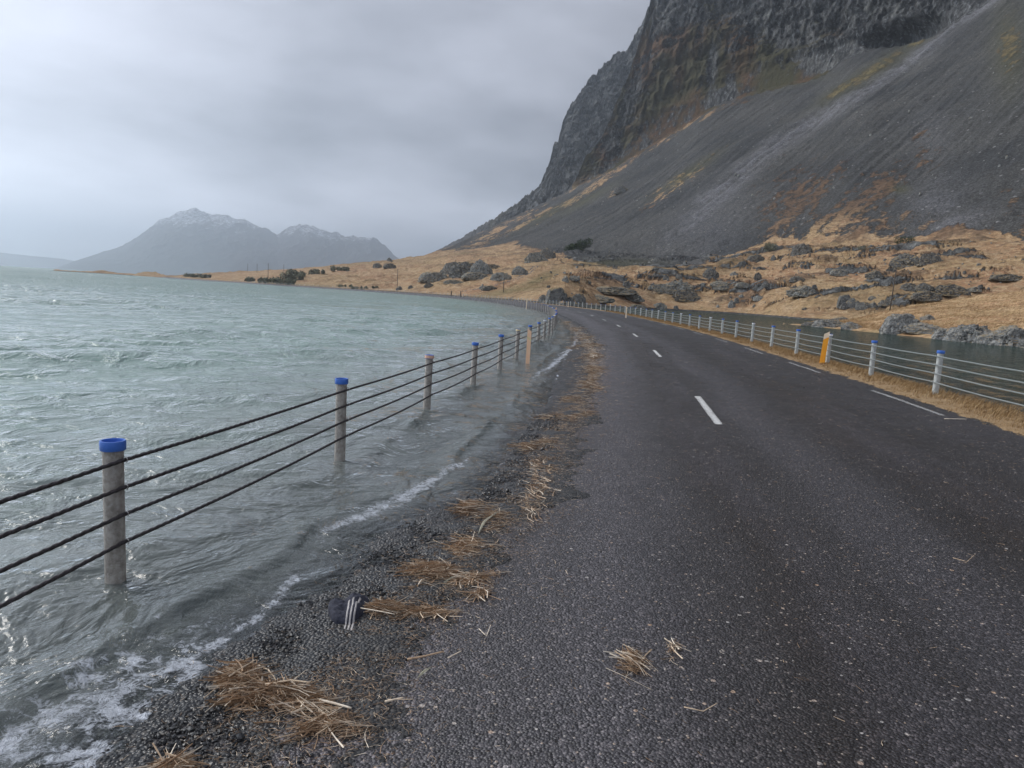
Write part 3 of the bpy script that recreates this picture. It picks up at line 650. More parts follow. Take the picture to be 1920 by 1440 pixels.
# the surface masks
def blob(px, py, rx, ry, ang=0.0):
    c, s = math.cos(math.radians(ang)), math.sin(math.radians(ang)); a = (PX - px) * c - (PY - py) * s; b = (PX - px) * s + (PY - py) * c
    return np.exp(-((a / rx) ** 2 + (b / ry) ** 2))
PX, PY = proj(V.reshape(-1, 3)); PX = PX.reshape(shp); PY = PY.reshape(shp)
scb = np.interp(PX, [700, 800, 860, 920, 960, 1000, 1060, 1100, 1150, 1200, 1310, 1350, 1400, 1440, 1500, 1600, 1700, 1800, 1920, 2300], [440, 468, 470, 462, 455, 462, 478, 492, 496, 498, 498, 480, 462, 445, 440, 440, 445, 430, 440, 440])
nx = n_big * 24 + n_mid * 16 + gul * 10
gm = smooth(-7, 9, PY - scb + nx * np.where(PX > 1330, 1.2, .4))
veg = fbm(np.stack([c_con.ravel() / 26, R_.ravel() / 60, Z_.ravel() / 60], -1), 4, .6).reshape(shp)
for b in ((930, 432, 120, 9, 28), (1000, 410, 130, 8, 29), (1120, 345, 160, 9, 33), (900, 455, 60, 12, 25)): gm = np.maximum(gm, blob(*b) * (.50 + .6 * n_mid + .5 * n_sm))
right = smooth(1330, 1480, PX) * smooth(200, 380, PY) * (1 - .75 * blob(1800, 360, 90, 130))
gm = np.maximum(gm, np.where(scree_seg, right * .60 * (.78 + .9 * veg + .9 * n_sm), 0))
for b in ((1725, 250, 22, 28, 0), (1740, 300, 40, 40, 30), (1640, 330, 45, 26, 0), (1560, 345, 60, 22, 20), (1290, 330, 70, 13, 33), (1240, 370, 70, 12, 33), (1155, 362, 26, 9, 20), (1250, 345, 60, 7, 33), (1340, 290, 60, 6, 33), (1893, 80, 34, 75, 0)): gm = np.maximum(gm, blob(*b) * (.42 + .8 * n_sm + .4 * veg))
gm = np.where((U_ > 2.9) & (U_ <= 3.03), np.maximum(gm, .55 * smooth(1560, 1380, PX) * (.7 + .8 * n_mid + .6 * n_sm)), gm)
steep = N[..., 2]
veg_c = smooth(.05, .50, steep) * .55 + .47 + n_big * .50 + n_mid * .45 + n_sm * .30
veg_c = veg_c * np.where(U_ < 5, smooth(1700, 1480, PX + n_mid * 90), .35) + np.where(U_ < 5, .30 * blob(1300, 120, 160, 130), 0) - .9 * cave
veg_c = np.where(U_ < 5, veg_c * smooth(-20, 70, PY + n_big * 40) + .0, veg_c)
gm = np.where(cliff > .5, np.clip(veg_c, 0, 1), gm)
green = .35 * smooth(.2, .6, n_big + .3 * n_mid) * (U_ < 2)
for b in ((1640, 130, 90, 14, 33), (1580, 165, 60, 10, 33), (1720, 78, 40, 9, 30)): gm = np.maximum(gm, np.where(cliff < .5, .62 * blob(*b) * (1 + .7 * n_sm), gm)); green = np.maximum(green, blob(*b))
for b in ((1290, 325, 75, 9, 33), (1893, 90, 34, 80, 0), (1690, 355, 16, 8, 0), (1030, 400, 60, 7, 29), (960, 545, 90, 7, 10), (1010, 525, 60, 10, 25), (1150, 492, 90, 7, 0), (1480, 155, 70, 8, 10), (1100, 375, 60, 7, 29)): green = np.maximum(green, blob(*b) * .85)
green = np.where(cliff > .5, smooth(-.1, .5, n_big + .3) * .8, green)
vv = np.clip(U_ - 2, 0, 1)
sx = np.interp(PY, [0, 60, 100, 200, 300, 400, 500], [1865, 1770, 1728, 1575, 1415, 1310, 1230])
pale = np.exp(-((PX - sx + 12 * n_mid) / (15 + 14 * n_mid + (PY > 0) * np.clip(PY, 0, 500) * .045)) ** 2) * smooth(520, 380, PY) * np.where(PY < 380, 1, .8) * (.62 + .8 * n_sm + .5 * gul)
pale = np.maximum(pale, blob(1770, 400, 70, 60) * .45 * (.7 + 1.2 * n_mid)); pale = np.maximum(pale, blob(1780, 435, 40, 12) * .9 * (.6 + n_sm))
pale = np.maximum(pale, blob(1745, 260, 40, 60) * .2); pale = np.maximum(pale, blob(1330, 420, 90, 60, 35) * .28)
gul2 = fbm(np.stack([c_con.ravel() / 3.2, R_.ravel() / 90, 0 * R_.ravel() + 7], -1), 4, .6).reshape(shp)
pale = np.maximum(pale, (.20 * smooth(.0, .7, gul) + .16 * smooth(0, .6, gul2)) * scree_seg * (.6 + .8 * n_big))
# farm track
trk = np.full(shp, 0.0)
tx_ = np.interp(PY, [496, 503, 512, 525, 538, 547], [1010, 1000, 990, 965, 915, 862])
for dd in (-3.5, 3.5): trk = np.maximum(trk, np.exp(-((PX - tx_ - dd) / 1.7) ** 2) * (PY > 498) * (PY < 547))
pale_g = np.maximum(trk * .8, 0)
low = np.clip(pale * .85, 0, 1) * (cliff < .5)
gm = np.clip(np.maximum(gm, 0), 0, 1); gm = np.where((U_ <= 2.0) & (gm > .5), gm - .10 * smooth(.25, .7, n_mid), gm); gm = gm * (1 - .9 * np.where(trk > .5, trk, 0))
low = np.maximum(low, np.where(trk > .3, trk * .9, 0))
gm = np.where((U_ < .03), .2, gm)
gm = np.where((U_ >= 4) & (cliff <= .5), .8 * smooth(850, 780, PX), gm)
# bedrock breaking through the turf, in ledges along the slope
rk_n = ridged(np.stack([c_con.ravel() / 34, R_.ravel() / 20, Z_.ravel() / 7], -1), 4, .6).reshape(shp) + .35 * n_mid
rockp = smooth(.68, .80, rk_n + .25 * n_big) * smooth(.08, .3, U_) * smooth(1.95, 1.7, U_) * smooth(980, 1080, PX) * (cliff < .5)
rockp = rockp * (1 - blob(960, 525, 130, 40))
gm = gm * (1 - rockp); cliff = np.maximum(cliff, rockp)
heath = np.where(scree_seg, smooth(1290, 1400, PX) * smooth(2.03, 2.12, U_), 0); heath = np.maximum(heath, smooth(.15, .45, n_mid + .5 * n_sm - .1 + .25 * smooth(1.4, 2.0, U_)) * .75 * (U_ < 2.3) * smooth(500, 1100, PX))
low = np.maximum(low, rockp * .62)
for b in ((1336, 120, 14, 60, -5), (1352, 185, 26, 18, 0), (1372, 165, 12, 30, 0), (1600, 100, 60, 22, 10), (1655, 45, 26, 40, 10), (1480, 60, 60, 40, 0), (1545, 118, 50, 14, 0), (1180, 190, 16, 50, -20), (1640, 20, 90, 22, 0), (1150, 270, 14, 30, -20), (1420, 30, 40, 20, 0), (1250, 40, 20, 30, 0)):
    low = np.where(cliff > .5, np.maximum(low, .9 * blob(*b) * smooth(-.3, .5, n_sm + n_mid)), low); gm = np.where(cliff > .5, gm * (1 - .8 * blob(*b)), gm)
low = np.where(U_ >= 6, np.maximum(low, .30 * smooth(-.2, .5, rdg2)), low)
heath = np.where(cliff > .5, 0, heath)
mask = np.stack([gm, np.clip(green, 0, 1), low, cliff], -1).reshape(-1, 4)
hill = mesh_np('hillside', V, grid_faces(*shp), HILL, attrs={'mask': mask, 'heath': heath.ravel()}); tag(hill, kind='structure')
HV, HPX, HPY, HU = V.reshape(-1, 3), PX.ravel(), PY.ravel(), U_.ravel()
HSEL = np.where((HU >= 0) & (HU < 3.0))[0]
def on_hill(px, py):
    d = (HPX[HSEL] - px) ** 2 + ((HPY[HSEL] - py) * 1.0) ** 2; cand = HSEL[np.argsort(d)[:6]]
    rr = np.hypot(HV[cand, 0], HV[cand, 1]); return HV[cand[np.argmin(rr)]]

# headland: grassy mound across the lagoon, right
def headland():
    H0 = knots([(1496, 611, 104), (1560, 617, 98), (1620, 622.5, 90), (1690, 629.5, 84), (1760, 636.5, 78), (1840, 643, 74), (1920, 650.5, 70), (2100, 668, 62), (2500, 705, 50), (2900, 740, 45)])
    H1 = knots([(1496, 609, 106), (1560, 610, 102), (1620, 612, 97), (1690, 612, 92), (1760, 618, 87), (1840, 620, 84), (1920, 624, 80), (2100, 640, 72), (2500, 660, 62), (2900, 690, 55)])
    H2 = knots([(1496, 610, 110), (1530, 604, 114), (1560, 602, 116), (1600, 597, 120), (1640, 588, 126), (1700, 574, 130), (1790, 561, 135), (1920, 545, 140), (2100, 525, 140), (2500, 500, 130), (2900, 500, 120)])
    a = np.radians(np.linspace(20.5, 56, 620)); L = []
    ev = [knot_eval(K, a) for K in (H0, H1, H2)]; zz = [CAM_H + r * e for r, e in ev]; rr = [r for r, e in ev]
    zz[0] = np.full_like(a, -.25)
    R, Z, U = [rr[0] - 3], [np.full_like(a, -1.2)], [np.zeros_like(a)]
    for f in np.linspace(0, 1, 40)[:-1]: R.append(rr[0] + (rr[1] - rr[0]) * f); Z.append(zz[0] + (zz[1] - zz[0]) * f ** .8); U.append(0 * a + f)
    for f in np.linspace(0, 1, 110): R.append(rr[1] + (rr[2] - rr[1]) * f); Z.append(zz[1] + (zz[2] - zz[1]) * (f * .9 + .1 * f * f * (3 - 2 * f))); U.append(0 * a + 1 + f)
    for f in np.linspace(0, 1, 14)[1:]: R.append(rr[2] + 45 * f); Z.append(zz[2] - (zz[2] + 1.2) * f ** 1.6 * smooth(math.radians(36), math.radians(24), a)); U.append(0 * a + 2 + f)
    R, Z, U = map(np.array, (R, Z, U)); X = R * np.sin(a); Y = R * np.cos(a); pt = P3(X, Y, Z); sh = X.shape
    n = fbm(pt / 7, 4).reshape(sh); ns = fbm(pt / 1.6, 3).reshape(sh)
    Z = Z + smooth(0, .6, U) * (n * .55 + ns * .14); V = np.stack([X, Y, Z], -1)
    gm = np.clip(.95 - .25 * smooth(.1, .6, n), 0, 1) * smooth(.02, .25, U + ns * .1)
    gr = np.clip(.65 * smooth(.9, .2, U) * smooth(-.2, .4, n), 0, 1)
    m_ = np.stack([gm, gr, np.full(sh, .25), np.zeros(sh)], -1).reshape(-1, 4)
    o = mesh_np('headland', V, grid_faces(*sh), HEAD, attrs={'mask': m_, 'heath': (.5 * smooth(.35, .7, n)).ravel()}); tag(o, kind='structure')
    return V.reshape(-1, 3)
HDV = headland(); HDX, HDY = proj(HDV)
def on_head(px, py):
    d = (HDX - px) ** 2 + (HDY - py) ** 2; c = np.argsort(d)[:5]; return HDV[c[np.argmin(np.hypot(HDV[c, 0], HDV[c, 1]))]]

# far mountain range under the cloud
def far_mountain(name, outline, base, r, depth, seed, snow, amp=1.0, cols=700):
    o_ = np.array(outline, float); b_ = np.array(base, float)
    K = knots(np.column_stack([o_, np.full(len(o_), r)])); Kb = knots(np.column_stack([b_, np.full(len(b_), r - depth)]))
    a = np.linspace(K[0][0], K[0][-1], cols); rt_, e = knot_eval(K, a); rb, eb = knot_eval(Kb, a)
    zt = CAM_H + rt_ * e; zb = np.full_like(a, -3.0); nr = 190; f = np.linspace(0, 1, nr)[:, None]
    hgt = zt - zb; prof = f ** 1.35
    R = rb + (rt_ - rb) * f; Z = zb + hgt * prof
    R = np.concatenate([R, np.stack([rt_ + depth * q for q in (.15, .4, .8)])]); Z = np.concatenate([Z, np.stack([zt - hgt * q for q in (.15, .5, 1.0)])])
    X = R * np.sin(a); Y = R * np.cos(a); pt = P3(X, Y, Z); ff = np.clip(np.concatenate([f, np.ones((3, 1))]), 0, 1)
    n = ridged(pt * [1 / 700, 1 / 1500, 1 / 2500] + seed, 5, .55).reshape(X.shape); n2 = ridged(pt * [1 / 190, 1 / 400, 1 / 500] + seed, 4, .55).reshape(X.shape)
    bed_ = np.sin(Z / 17 + 2 * fbm(pt / 500, 2).reshape(X.shape)) * 3
    Z = Z + amp * smooth(0.02, .5, ff) * np.minimum(hgt / 500, 1) * (n * 60 + n2 * 34 + bed_) * np.where(ff > .97, .35, 1)
    sn = smooth(330, 560, Z + 90 * fbm(pt * [1 / 160, 1 / 160, 1 / 60], 4, .6).reshape(X.shape) - 60 * n2 + 130 * ridged(pt * [1 / 130, 1 / 900, 1 / 1400] + seed, 4, .6).reshape(X.shape)) * snow * .50
    V = np.stack([X, Y, Z], -1)
    o = mesh_np(name, V, grid_faces(*X.shape), FARM, attrs={'snow': sn.ravel()}); return tag(o, kind='structure')
m = M('far_basalt'); p = m.pos(); n = m.noise(m.pos((1, 1, 3)), .012, 6, .65); n2 = m.noise(m.pos((1, 1, 6)), .03, 5, .7)
col = m.mix(m.mr(n, .35, .65), (.035, .036, .042), (.075, .07, .068))
sf = m.mr(m.math('ADD', m.attr('snow'), m.math('MULTIPLY', m.math('SUBTRACT', n2, .5), 1.4)), .45, .62)
FARM = m.pbr(m.mix(sf, col, (.82, .85, .9)), .9, 0, None, .1)
far_mountain('far_mountain', [(95, 505), (130, 494), (150, 487), (190, 474), (230, 462), (262, 444), (290, 423), (320, 410), (345, 400), (365, 396), (400, 406), (440, 412), (480, 424), (505, 437), (520, 444), (562, 425), (600, 438), (640, 447), (700, 452), (722, 466), (748, 490), (780, 512)],
             [(95, 505), (400, 524), (780, 546)], 7600, 2200, 3.0, 1.0)
far_mountain('distant_mountain', [(-500, 450), (-150, 462), (-60, 470), (0, 474), (60, 480), (120, 486), (200, 500)], [(-500, 470), (200, 510)], 10500, 1500, 9.0, .0, .5, 260)

# ------------------------------------------------------------------ haze
def haze():
    bm = bmesh.new(); bmesh.ops.create_cube(bm, size=1)
    me = bpy.data.meshes.new('haze'); bm.to_mesh(me); bm.free(); o = bpy.data.objects.new('haze', me); COL.objects.link(o)
    o.scale = (30000, 20000, 860 + 8); o.location = (0, 5000, 860 / 2 - 4)
    mt = bpy.data.materials.new('haze'); mt.use_nodes = True; nt = mt.node_tree; nt.nodes.clear()
    ou = nt.nodes.new('ShaderNodeOutputMaterial'); v = nt.nodes.new('ShaderNodeVolumePrincipled')
    v.inputs['Color'].default_value = (.80, .90, 1.0, 1); v.inputs['Density'].default_value = HAZE_D; v.inputs['Anisotropy'].default_value = 0.75
    nt.links.new(v.outputs[0], ou.inputs['Volume']); me.materials.append(mt); tag(o, kind='stuff')
    o['label'] = 'pale grey-blue rain haze over the fjord'; o['category'] = 'haze'
HAZE_D = 1.75e-4
haze()
sc.cycles.volume_bounces = 1
sc.cycles.transparent_max_bounces = 12; sc.cycles.max_bounces = 6


# ------------------------------------------------------------------ guard fences of four wire ropes
ROPE_H = (.715, .56, .405, .245)
def cap_mesh(r0=.054):
    b = MB(); b.lathe([(r0, -.004), (.0635, -.004), (.066, 0), (.0665, .046), (.064, .050), (.056, .050), (.054, .046), (.053, .012), (.0005, .011)], 28); return b.mesh('cap', BLUE, True, 40)
def band_mesh(mat):
    b = MB(); V = []; F = []; n = 14
    for i in range(n + 1):
        t = math.radians(-200 + 220 * i / n)
        for r, z in ((.0675, .002), (.0675, .046)): V.append([r * math.cos(t), r * math.sin(t), z])
        for r, z in ((.064, .046), (.064, .002)): V.append([r * math.cos(t), r * math.sin(t), z])
    for i in range(n):
        for j in range(4): F.append([i * 4 + j, i * 4 + (j + 1) % 4, i * 4 + 4 + (j + 1) % 4, i * 4 + 4 + j][::-1])
    b.add(V, F); return b.mesh('reflector', mat, True, 40)
def hook_mesh():
    b = MB(); pts = [[.0, 0, 0]]; pts = [[.056 + .016 * (1 - math.cos(a)), 0, .018 * math.sin(a)] for a in np.linspace(-.9, math.pi + .9, 12)]
    b.tube(pts, .0028, 6); return b.mesh('hook', HOOK)
CAPM, HOOKM = cap_mesh(), hook_mesh()
BANDS = {'salmon': band_mesh(SALMON), 'white': band_mesh(WHITE), 'yellow': band_mesh(YELLOWREF)}
def post_mesh(mat, h, k=24):
    b = MB(); zz = np.linspace(-h, 0, 9); b.lathe([(.054, z) for z in zz] + [(.0505, 0), (.0505, -.05)], k); return b.mesh('post', mat, True, 40)
def rope_mesh(P, step, rad, twist_until, mat):
    P = np.array(P); d = np.concatenate([[0], np.cumsum(np.linalg.norm(np.diff(P, axis=0), axis=1))])
    n1 = int(min(twist_until, d[-1]) / .016); q = np.concatenate([np.linspace(0, min(twist_until, d[-1]), max(n1, 2)), np.arange(twist_until + step, d[-1], step)]) if twist_until > 0 else np.arange(0, d[-1], step)
    C = np.stack([np.interp(q, d, P[:, i]) for i in range(3)], -1); T = np.gradient(C, axis=0); T /= np.linalg.norm(T, axis=1)[:, None]
    U = np.cross(T, [0, 0, 1.0]); U /= np.linalg.norm(U, axis=1)[:, None]; W = np.cross(U, T); k = 12; th = np.linspace(0, 2 * math.pi, k, endpoint=False)
    tw = q * 2 * math.pi / .20; lobes = np.abs(np.cos(1.5 * (th[None] - tw[:, None]))); tap = (q <= twist_until)[:, None]
    rr = rad * np.where(tap, .66 + .42 * lobes, .92) * np.ones((1, k))
    V = C[:, None] + rr[..., None] * (np.cos(th)[None, :, None] * U[:, None] + np.sin(th)[None, :, None] * W[:, None])
    i = np.arange(len(q) * k).reshape(len(q), k); j = np.roll(i, -1, 1); F = np.stack([i[:-1], j[:-1], j[1:], i[1:]], -1).reshape(-1, 4)
    return V.reshape(-1, 3), F
def rail(label, t0, spacing, s, side, top_fn, post_mat, wire_mat, wr, twist, kmin, kmax, h, band_seq, group='wire rope guard fences along the road'):
    x0, y0 = road_pt(t0, s); root = empty('wire_rope_fence', (float(x0), float(y0), 0), label, 'guard fence', group)
    inv = Vector((-float(x0), -float(y0), 0))
    pm = post_mesh(post_mat, h); pm_far = post_mesh(post_mat, h, 8); rest = MB(); restc = []
    tops = []
    for k in range(kmin, kmax):
        t = t0 + spacing * k; x, y = map(float, road_pt(t, s)); z = float(top_fn(t)); tx, ty = float(np.interp(t, _t, _tx)), float(np.interp(t, _t, _ty))
        rs = random.Random(k * 7 + int(s)); lean = (rs.uniform(-.012, .012), rs.uniform(-.012, .012))
        if k == 0 and side > 0: lean = (0.0, -.010)
        tops.append((t, z))
        if k - kmin >= 99:
            b = MB(); b.lathe([(.054, -h), (.054, 0), (.0, .0)], 6); rest.add(b.V[0] + np.array([x - x0, y - y0, z]), b.F4[:])
            continue
        p = bpy.data.objects.new('post', pm if k < 14 else pm_far); COL.objects.link(p); p.parent = root
        p.location = (x - x0, y - y0, z); p.rotation_euler = (lean[0], lean[1], math.atan2(ty, tx) - math.pi / 2)
        if k < 40:
            c = bpy.data.objects.new('cap', CAPM); COL.objects.link(c); c.parent = p; c.rotation_euler = (0, 0, rs.uniform(-.2, .2))
            if (k % 3) == 2:
                c['label'] = 'post cap with a pale reflective band'
                f = bpy.data.objects.new('reflector', BANDS[band_seq[(k // 3) % len(band_seq)]]); COL.objects.link(f); f.parent = p; f.rotation_euler = (0, 0, 0)
        if k < 9:
            for hh in ROPE_H:
                q = bpy.data.objects.new('hook', HOOKM); COL.objects.link(q); q.parent = p; q.location = (0, 0, hh - .77); q.rotation_euler = (0, 0, 0 if side > 0 else math.pi)
    if rest.n: o = rest.build('post', post_mat, root); o['kind'] = 'stuff'; o['label'] = 'the far posts of the fence where it rounds the bay'
    tq = np.concatenate([np.arange(t0 + spacing * kmin, 60, .5), np.arange(60, t0 + spacing * kmax, 3.0)])
    for i, hh in enumerate(ROPE_H):
        xs, ys = road_pt(tq, s + side * .070); ph = (tq - t0) / spacing % 1
        zs = np.array([float(top_fn(t)) for t in tq]) - .77 + hh - .012 * 4 * ph * (1 - ph) * (1 + .3 * i)
        V, F = rope_mesh(np.stack([xs - x0, ys - y0, zs], -1), 1.0, wr, twist, wire_mat)
        mesh_np('cable', V, F, wire_mat, root)
    return root
def top_left(t): return .775 + .10 * smooth(45, 90, np.array(t))
def top_right(t): return ground_z(np.array([t]), np.array([8.5]))[0] + .765
rail('wire rope fence of grey brown posts standing in the sea water, left of the road', 0.0, 3.25, 0.0, 1, top_left, POST_L, WIRE_D, .0115, 36, -2, 150, 1.35, ['salmon', 'yellow', 'white', 'white'])
tr_ = ts_of(*[np.array([v]) for v in at(1735, 738, .41)[:2]])[0][0]
rail('wire rope fence of pale grey posts on the grass verge beside the dark lagoon', float(tr_), 3.22, 8.5, -1, top_right, POST_R, WIRE_Z, .0125, 0, -4, 120, 1.1, ['white'])

# ------------------------------------------------------------------ delineator posts
def delineator(px, py, zb, h, wd, mat, label, lean=0.0, xy=None, cap=True, group='flat roadside marker posts'):
    P = at(px, py, zb) if xy is None else np.array([*xy, zb]); x, y = float(P[0]), float(P[1])
    ang = math.atan2(x, y); root = empty('marker_post', (x, y, zb - .03), label, 'marker post', group, -ang)
    root.rotation_euler = (0, lean, -ang)
    def prism(z0, z1a, z1b, w_, th, yo=0.0, z0b=None):
        z0b = z0 if z0b is None else z0b
        V = [(-w_ / 2, -th / 2 + yo, z0), (w_ / 2, -th / 2 + yo, z0b), (w_ / 2, -th / 2 + yo, z1b), (-w_ / 2, -th / 2 + yo, z1a), (-w_ / 2, th / 2 + yo, z0), (w_ / 2, th / 2 + yo, z0b), (w_ / 2, th / 2 + yo, z1b), (-w_ / 2, th / 2 + yo, z1a)]
        return V, [[0, 1, 2, 3], [5, 4, 7, 6], [4, 0, 3, 7], [1, 5, 6, 2], [3, 2, 6, 7], [4, 5, 1, 0]]
    s_ = 1 if mat is ORANGE else -1; hi_, lo_ = h, h - .085
    za, zb2 = (lo_, hi_) if s_ > 0 else (hi_, lo_)
    b = MB(); b.add(*prism(-.5, za - .15 if s_ > 0 else za, zb2 - .15 if s_ > 0 else zb2, wd, .028)); b.build('stake', mat, root, False)
    if s_ > 0: b = MB(); b.add(*prism(za - .147, za, zb2, wd, .028, 0, zb2 - .147)); b.build('reflector', CREAM, root, False)
    else:
        b = MB(); b.add(*prism(za - .26, za - .20, zb2 - .20, wd * .99, .004, -.0175, zb2 - .26)); b.build('reflector', YELLOWREF, root, False)
    return root
delineator(1540.5, 683, .40, .93, .13, ORANGE, 'bright orange marker post leaning beside the fence post on the right verge', .055)
delineator(989, 684, -.05, 1.0, .105, PEACH, 'faded peach marker post standing in the water in front of the left fence')
delineator(1173.5, 594.5, .42, 1.0, .13, CREAM, 'cream marker post by the right fence where the lagoon narrows')
delineator(1065, 576, .45, .95, .13, CREAM, 'small cream marker post by the right fence below the mossy boulder')
delineator(987, 578, .1, 1.25, .13, CREAM, 'thin cream marker post where the left fence starts to curve away')
delineator(1038.5, 588, .12, .75, .13, PEACH, 'short tilted pink marker post at the edge of the road bend', .35)
for i, (px, py) in enumerate(((910, 561), (867, 557.5), (828, 553.5), (806, 551.5))):
    delineator(px, py, .3, 1.1, .16, CREAM, 'tiny cream marker post on the bay road, ' + ['nearest the dark utility pole', 'just right of the short dark posts', 'just left of the short dark posts', 'leftmost of the four'][i])
for px, py, top, lb in ((846, 556, 545, 'short dark post by the bay road, left of a similar one'), (863.5, 557.5, 545.5, 'short dark post by the bay road, right of a similar one')):
    P = at(px, py, .3); r_m = np.hypot(P[0], P[1]); hh = (py - top) / F_PX * r_m; b = MB(); b.tube([[0, 0, -.3], [0, 0, hh * .5], [0, 0, hh]], [.16, .15, .14], 8); o = b.build('roadside_post', WOOD); o.location = P; tag(o, lb, 'post', 'dark posts by the bay road')

# utility poles
def pole(P, h, rad, label, lean=(0, 0), arm=True):
    root = empty('utility_pole', tuple(map(float, P)), label, 'utility pole', 'wooden utility poles on the grass slope'); root.rotation_euler = (lean[0], lean[1], -math.atan2(P[0], P[1]))
    b = MB(); b.tube([[0, 0, -1], [0, 0, h * .5], [0, 0, h]], [rad, rad * .9, rad * .75], 8); b.build('shaft', WOOD, root)
    if arm:
        for sx in (-1, 1): b = MB(); b.lathe([(.0, 0), (.05, 0), (.06, .05), (.03, .09), (.05, .13), (0, .16)], 8); b.V[-1] = b.V[-1] + np.array([sx * rad * 1.3, 0, h - .25]); b.build('insulator', WOOD, root)
    return root
P = at(943, 561.5, .4); pole(P, 36.5 / F_PX * np.hypot(P[0], P[1]), .13, 'dark utility pole rising beside the bay road below the farm track')
P = on_head(1668.5, 576); rr = np.hypot(P[0], P[1]); pole(P, 70 / F_PX * rr, .08, 'thin leaning utility pole behind the pale grass mound beyond the lagoon', (0, .03))
P = on_hill(745, 543); pole(P, 38 / F_PX * np.hypot(P[0], P[1]), .12, 'slender pale utility pole by the shore below the rock cluster')
for px, py, hh, lb in ((464.5, 511, 15, 'far utility pole on the skyline, leftmost of the four'), (482.5, 511, 15, 'far utility pole on the skyline, second from the left of the four'), (503.5, 519.5, 24, 'tallest far utility pole, standing low on the grass before the skyline'), (531.5, 510.5, 14, 'far utility pole on the skyline, nearest the dark bushes')):
    P = on_hill(px, py); pole(P, hh / F_PX * np.hypot(P[0], P[1]), .13, lb)

# ------------------------------------------------------------------ boulders and outcrops
def ico(sub):
    bm = bmesh.new(); bmesh.ops.create_icosphere(bm, subdivisions=sub, radius=1); V = np.array([v.co[:] for v in bm.verts]); F = np.array([[v.index for v in f.verts] for f in bm.faces]); bm.free(); return V, F
ICO = {k: ico(k) for k in (1, 2, 3, 4, 5)}
def rock_shape(seed, sub=4, cuts=13, rough=.06, cracks=0.0, flat=.30):
    V, F = ICO[sub]; V = V.copy(); rs = np.random.default_rng(seed)
    V = V * (1 + .22 * fbm(V * 1.1 + seed * 3.3, 3))[:, None]
    for _ in range(cuts):
        n = rs.normal(size=3); n[2] = abs(n[2]) * .9 if rs.random() < .6 else n[2]; n /= np.linalg.norm(n); d = rs.uniform(.52, .85)
        e = np.maximum(V @ n - d, 0); V = V - e[:, None] * n * .93
    nn = V / np.linalg.norm(V, axis=1)[:, None]
    V = V + nn * (rough * 1.5 * fbm(V * 2.6 + seed, 5, .65) + rough * .7 * ridged(V * 5 + seed, 4))[:, None]
    if cracks > 0:
        c = np.abs(perlin(V * [2.2, 2.2, 3.4] + seed * 1.7)); V = V - nn * (cracks * np.exp(-(c / .05) ** 2))[:, None]
        c = np.abs(perlin(V * [4.6, 4.6, 6.4] + seed * 2.7)); V = V - nn * (cracks * .5 * np.exp(-(c / .06) ** 2))[:, None]
    V[:, 2] = np.where(V[:, 2] < -flat, -flat + (V[:, 2] + flat) * .25, V[:, 2]); V[:, 2] += flat
    V /= np.array([np.abs(V[:, 0]).max(), np.abs(V[:, 1]).max(), V[:, 2].max()])
    return V, F
_rk = {}
def rock_me(kind, var, mat):
    key = (kind, var, mat.name)
    if key not in _rk:
        V, F = rock_shape(100 + var * 7, 4 if kind == 'boulder' else 5, 13 if kind == 'boulder' else 16, .06 if kind == 'boulder' else .10, 0 if kind == 'boulder' else .09)
        if kind == 'small': pass
        _rk[key] = mesh_np('boulder', V, F, mat, smooth_=True, link=False); _rk[key].set_sharp_from_angle(angle=math.radians(11))
    return _rk[key]
def rock(name, px, py, wpx, hpx, mat, label, var, where='hill', group=None, depth=.75, rz=None, cat=None, roll=0.0):
    P = on_hill(px, py) if where == 'hill' else on_head(px, py) if where == 'head' else at(px, py, where)
    r_m = math.hypot(P[0], P[1]); wm_, hm = wpx / F_PX * r_m, hpx / F_PX * r_m
    o = bpy.data.objects.new(name, rock_me('outcrop' if name == 'rock_outcrop' else 'boulder', var, mat)); COL.objects.link(o)
    o.scale = (wm_ / 2, wm_ / 2 * depth, hm * 1.2); o.location = (P[0], P[1], P[2] - hm * .22)
    o.rotation_euler = (0, roll, -math.atan2(P[0], P[1]) + (0.0 if rz is None else rz))
    return tag(o, label, cat or name.replace('_', ' '), group)
D, G_, L_ = ROCK_D, ROCK_G, ROCK_L
B = 'boulder'; O = 'rock_outcrop'
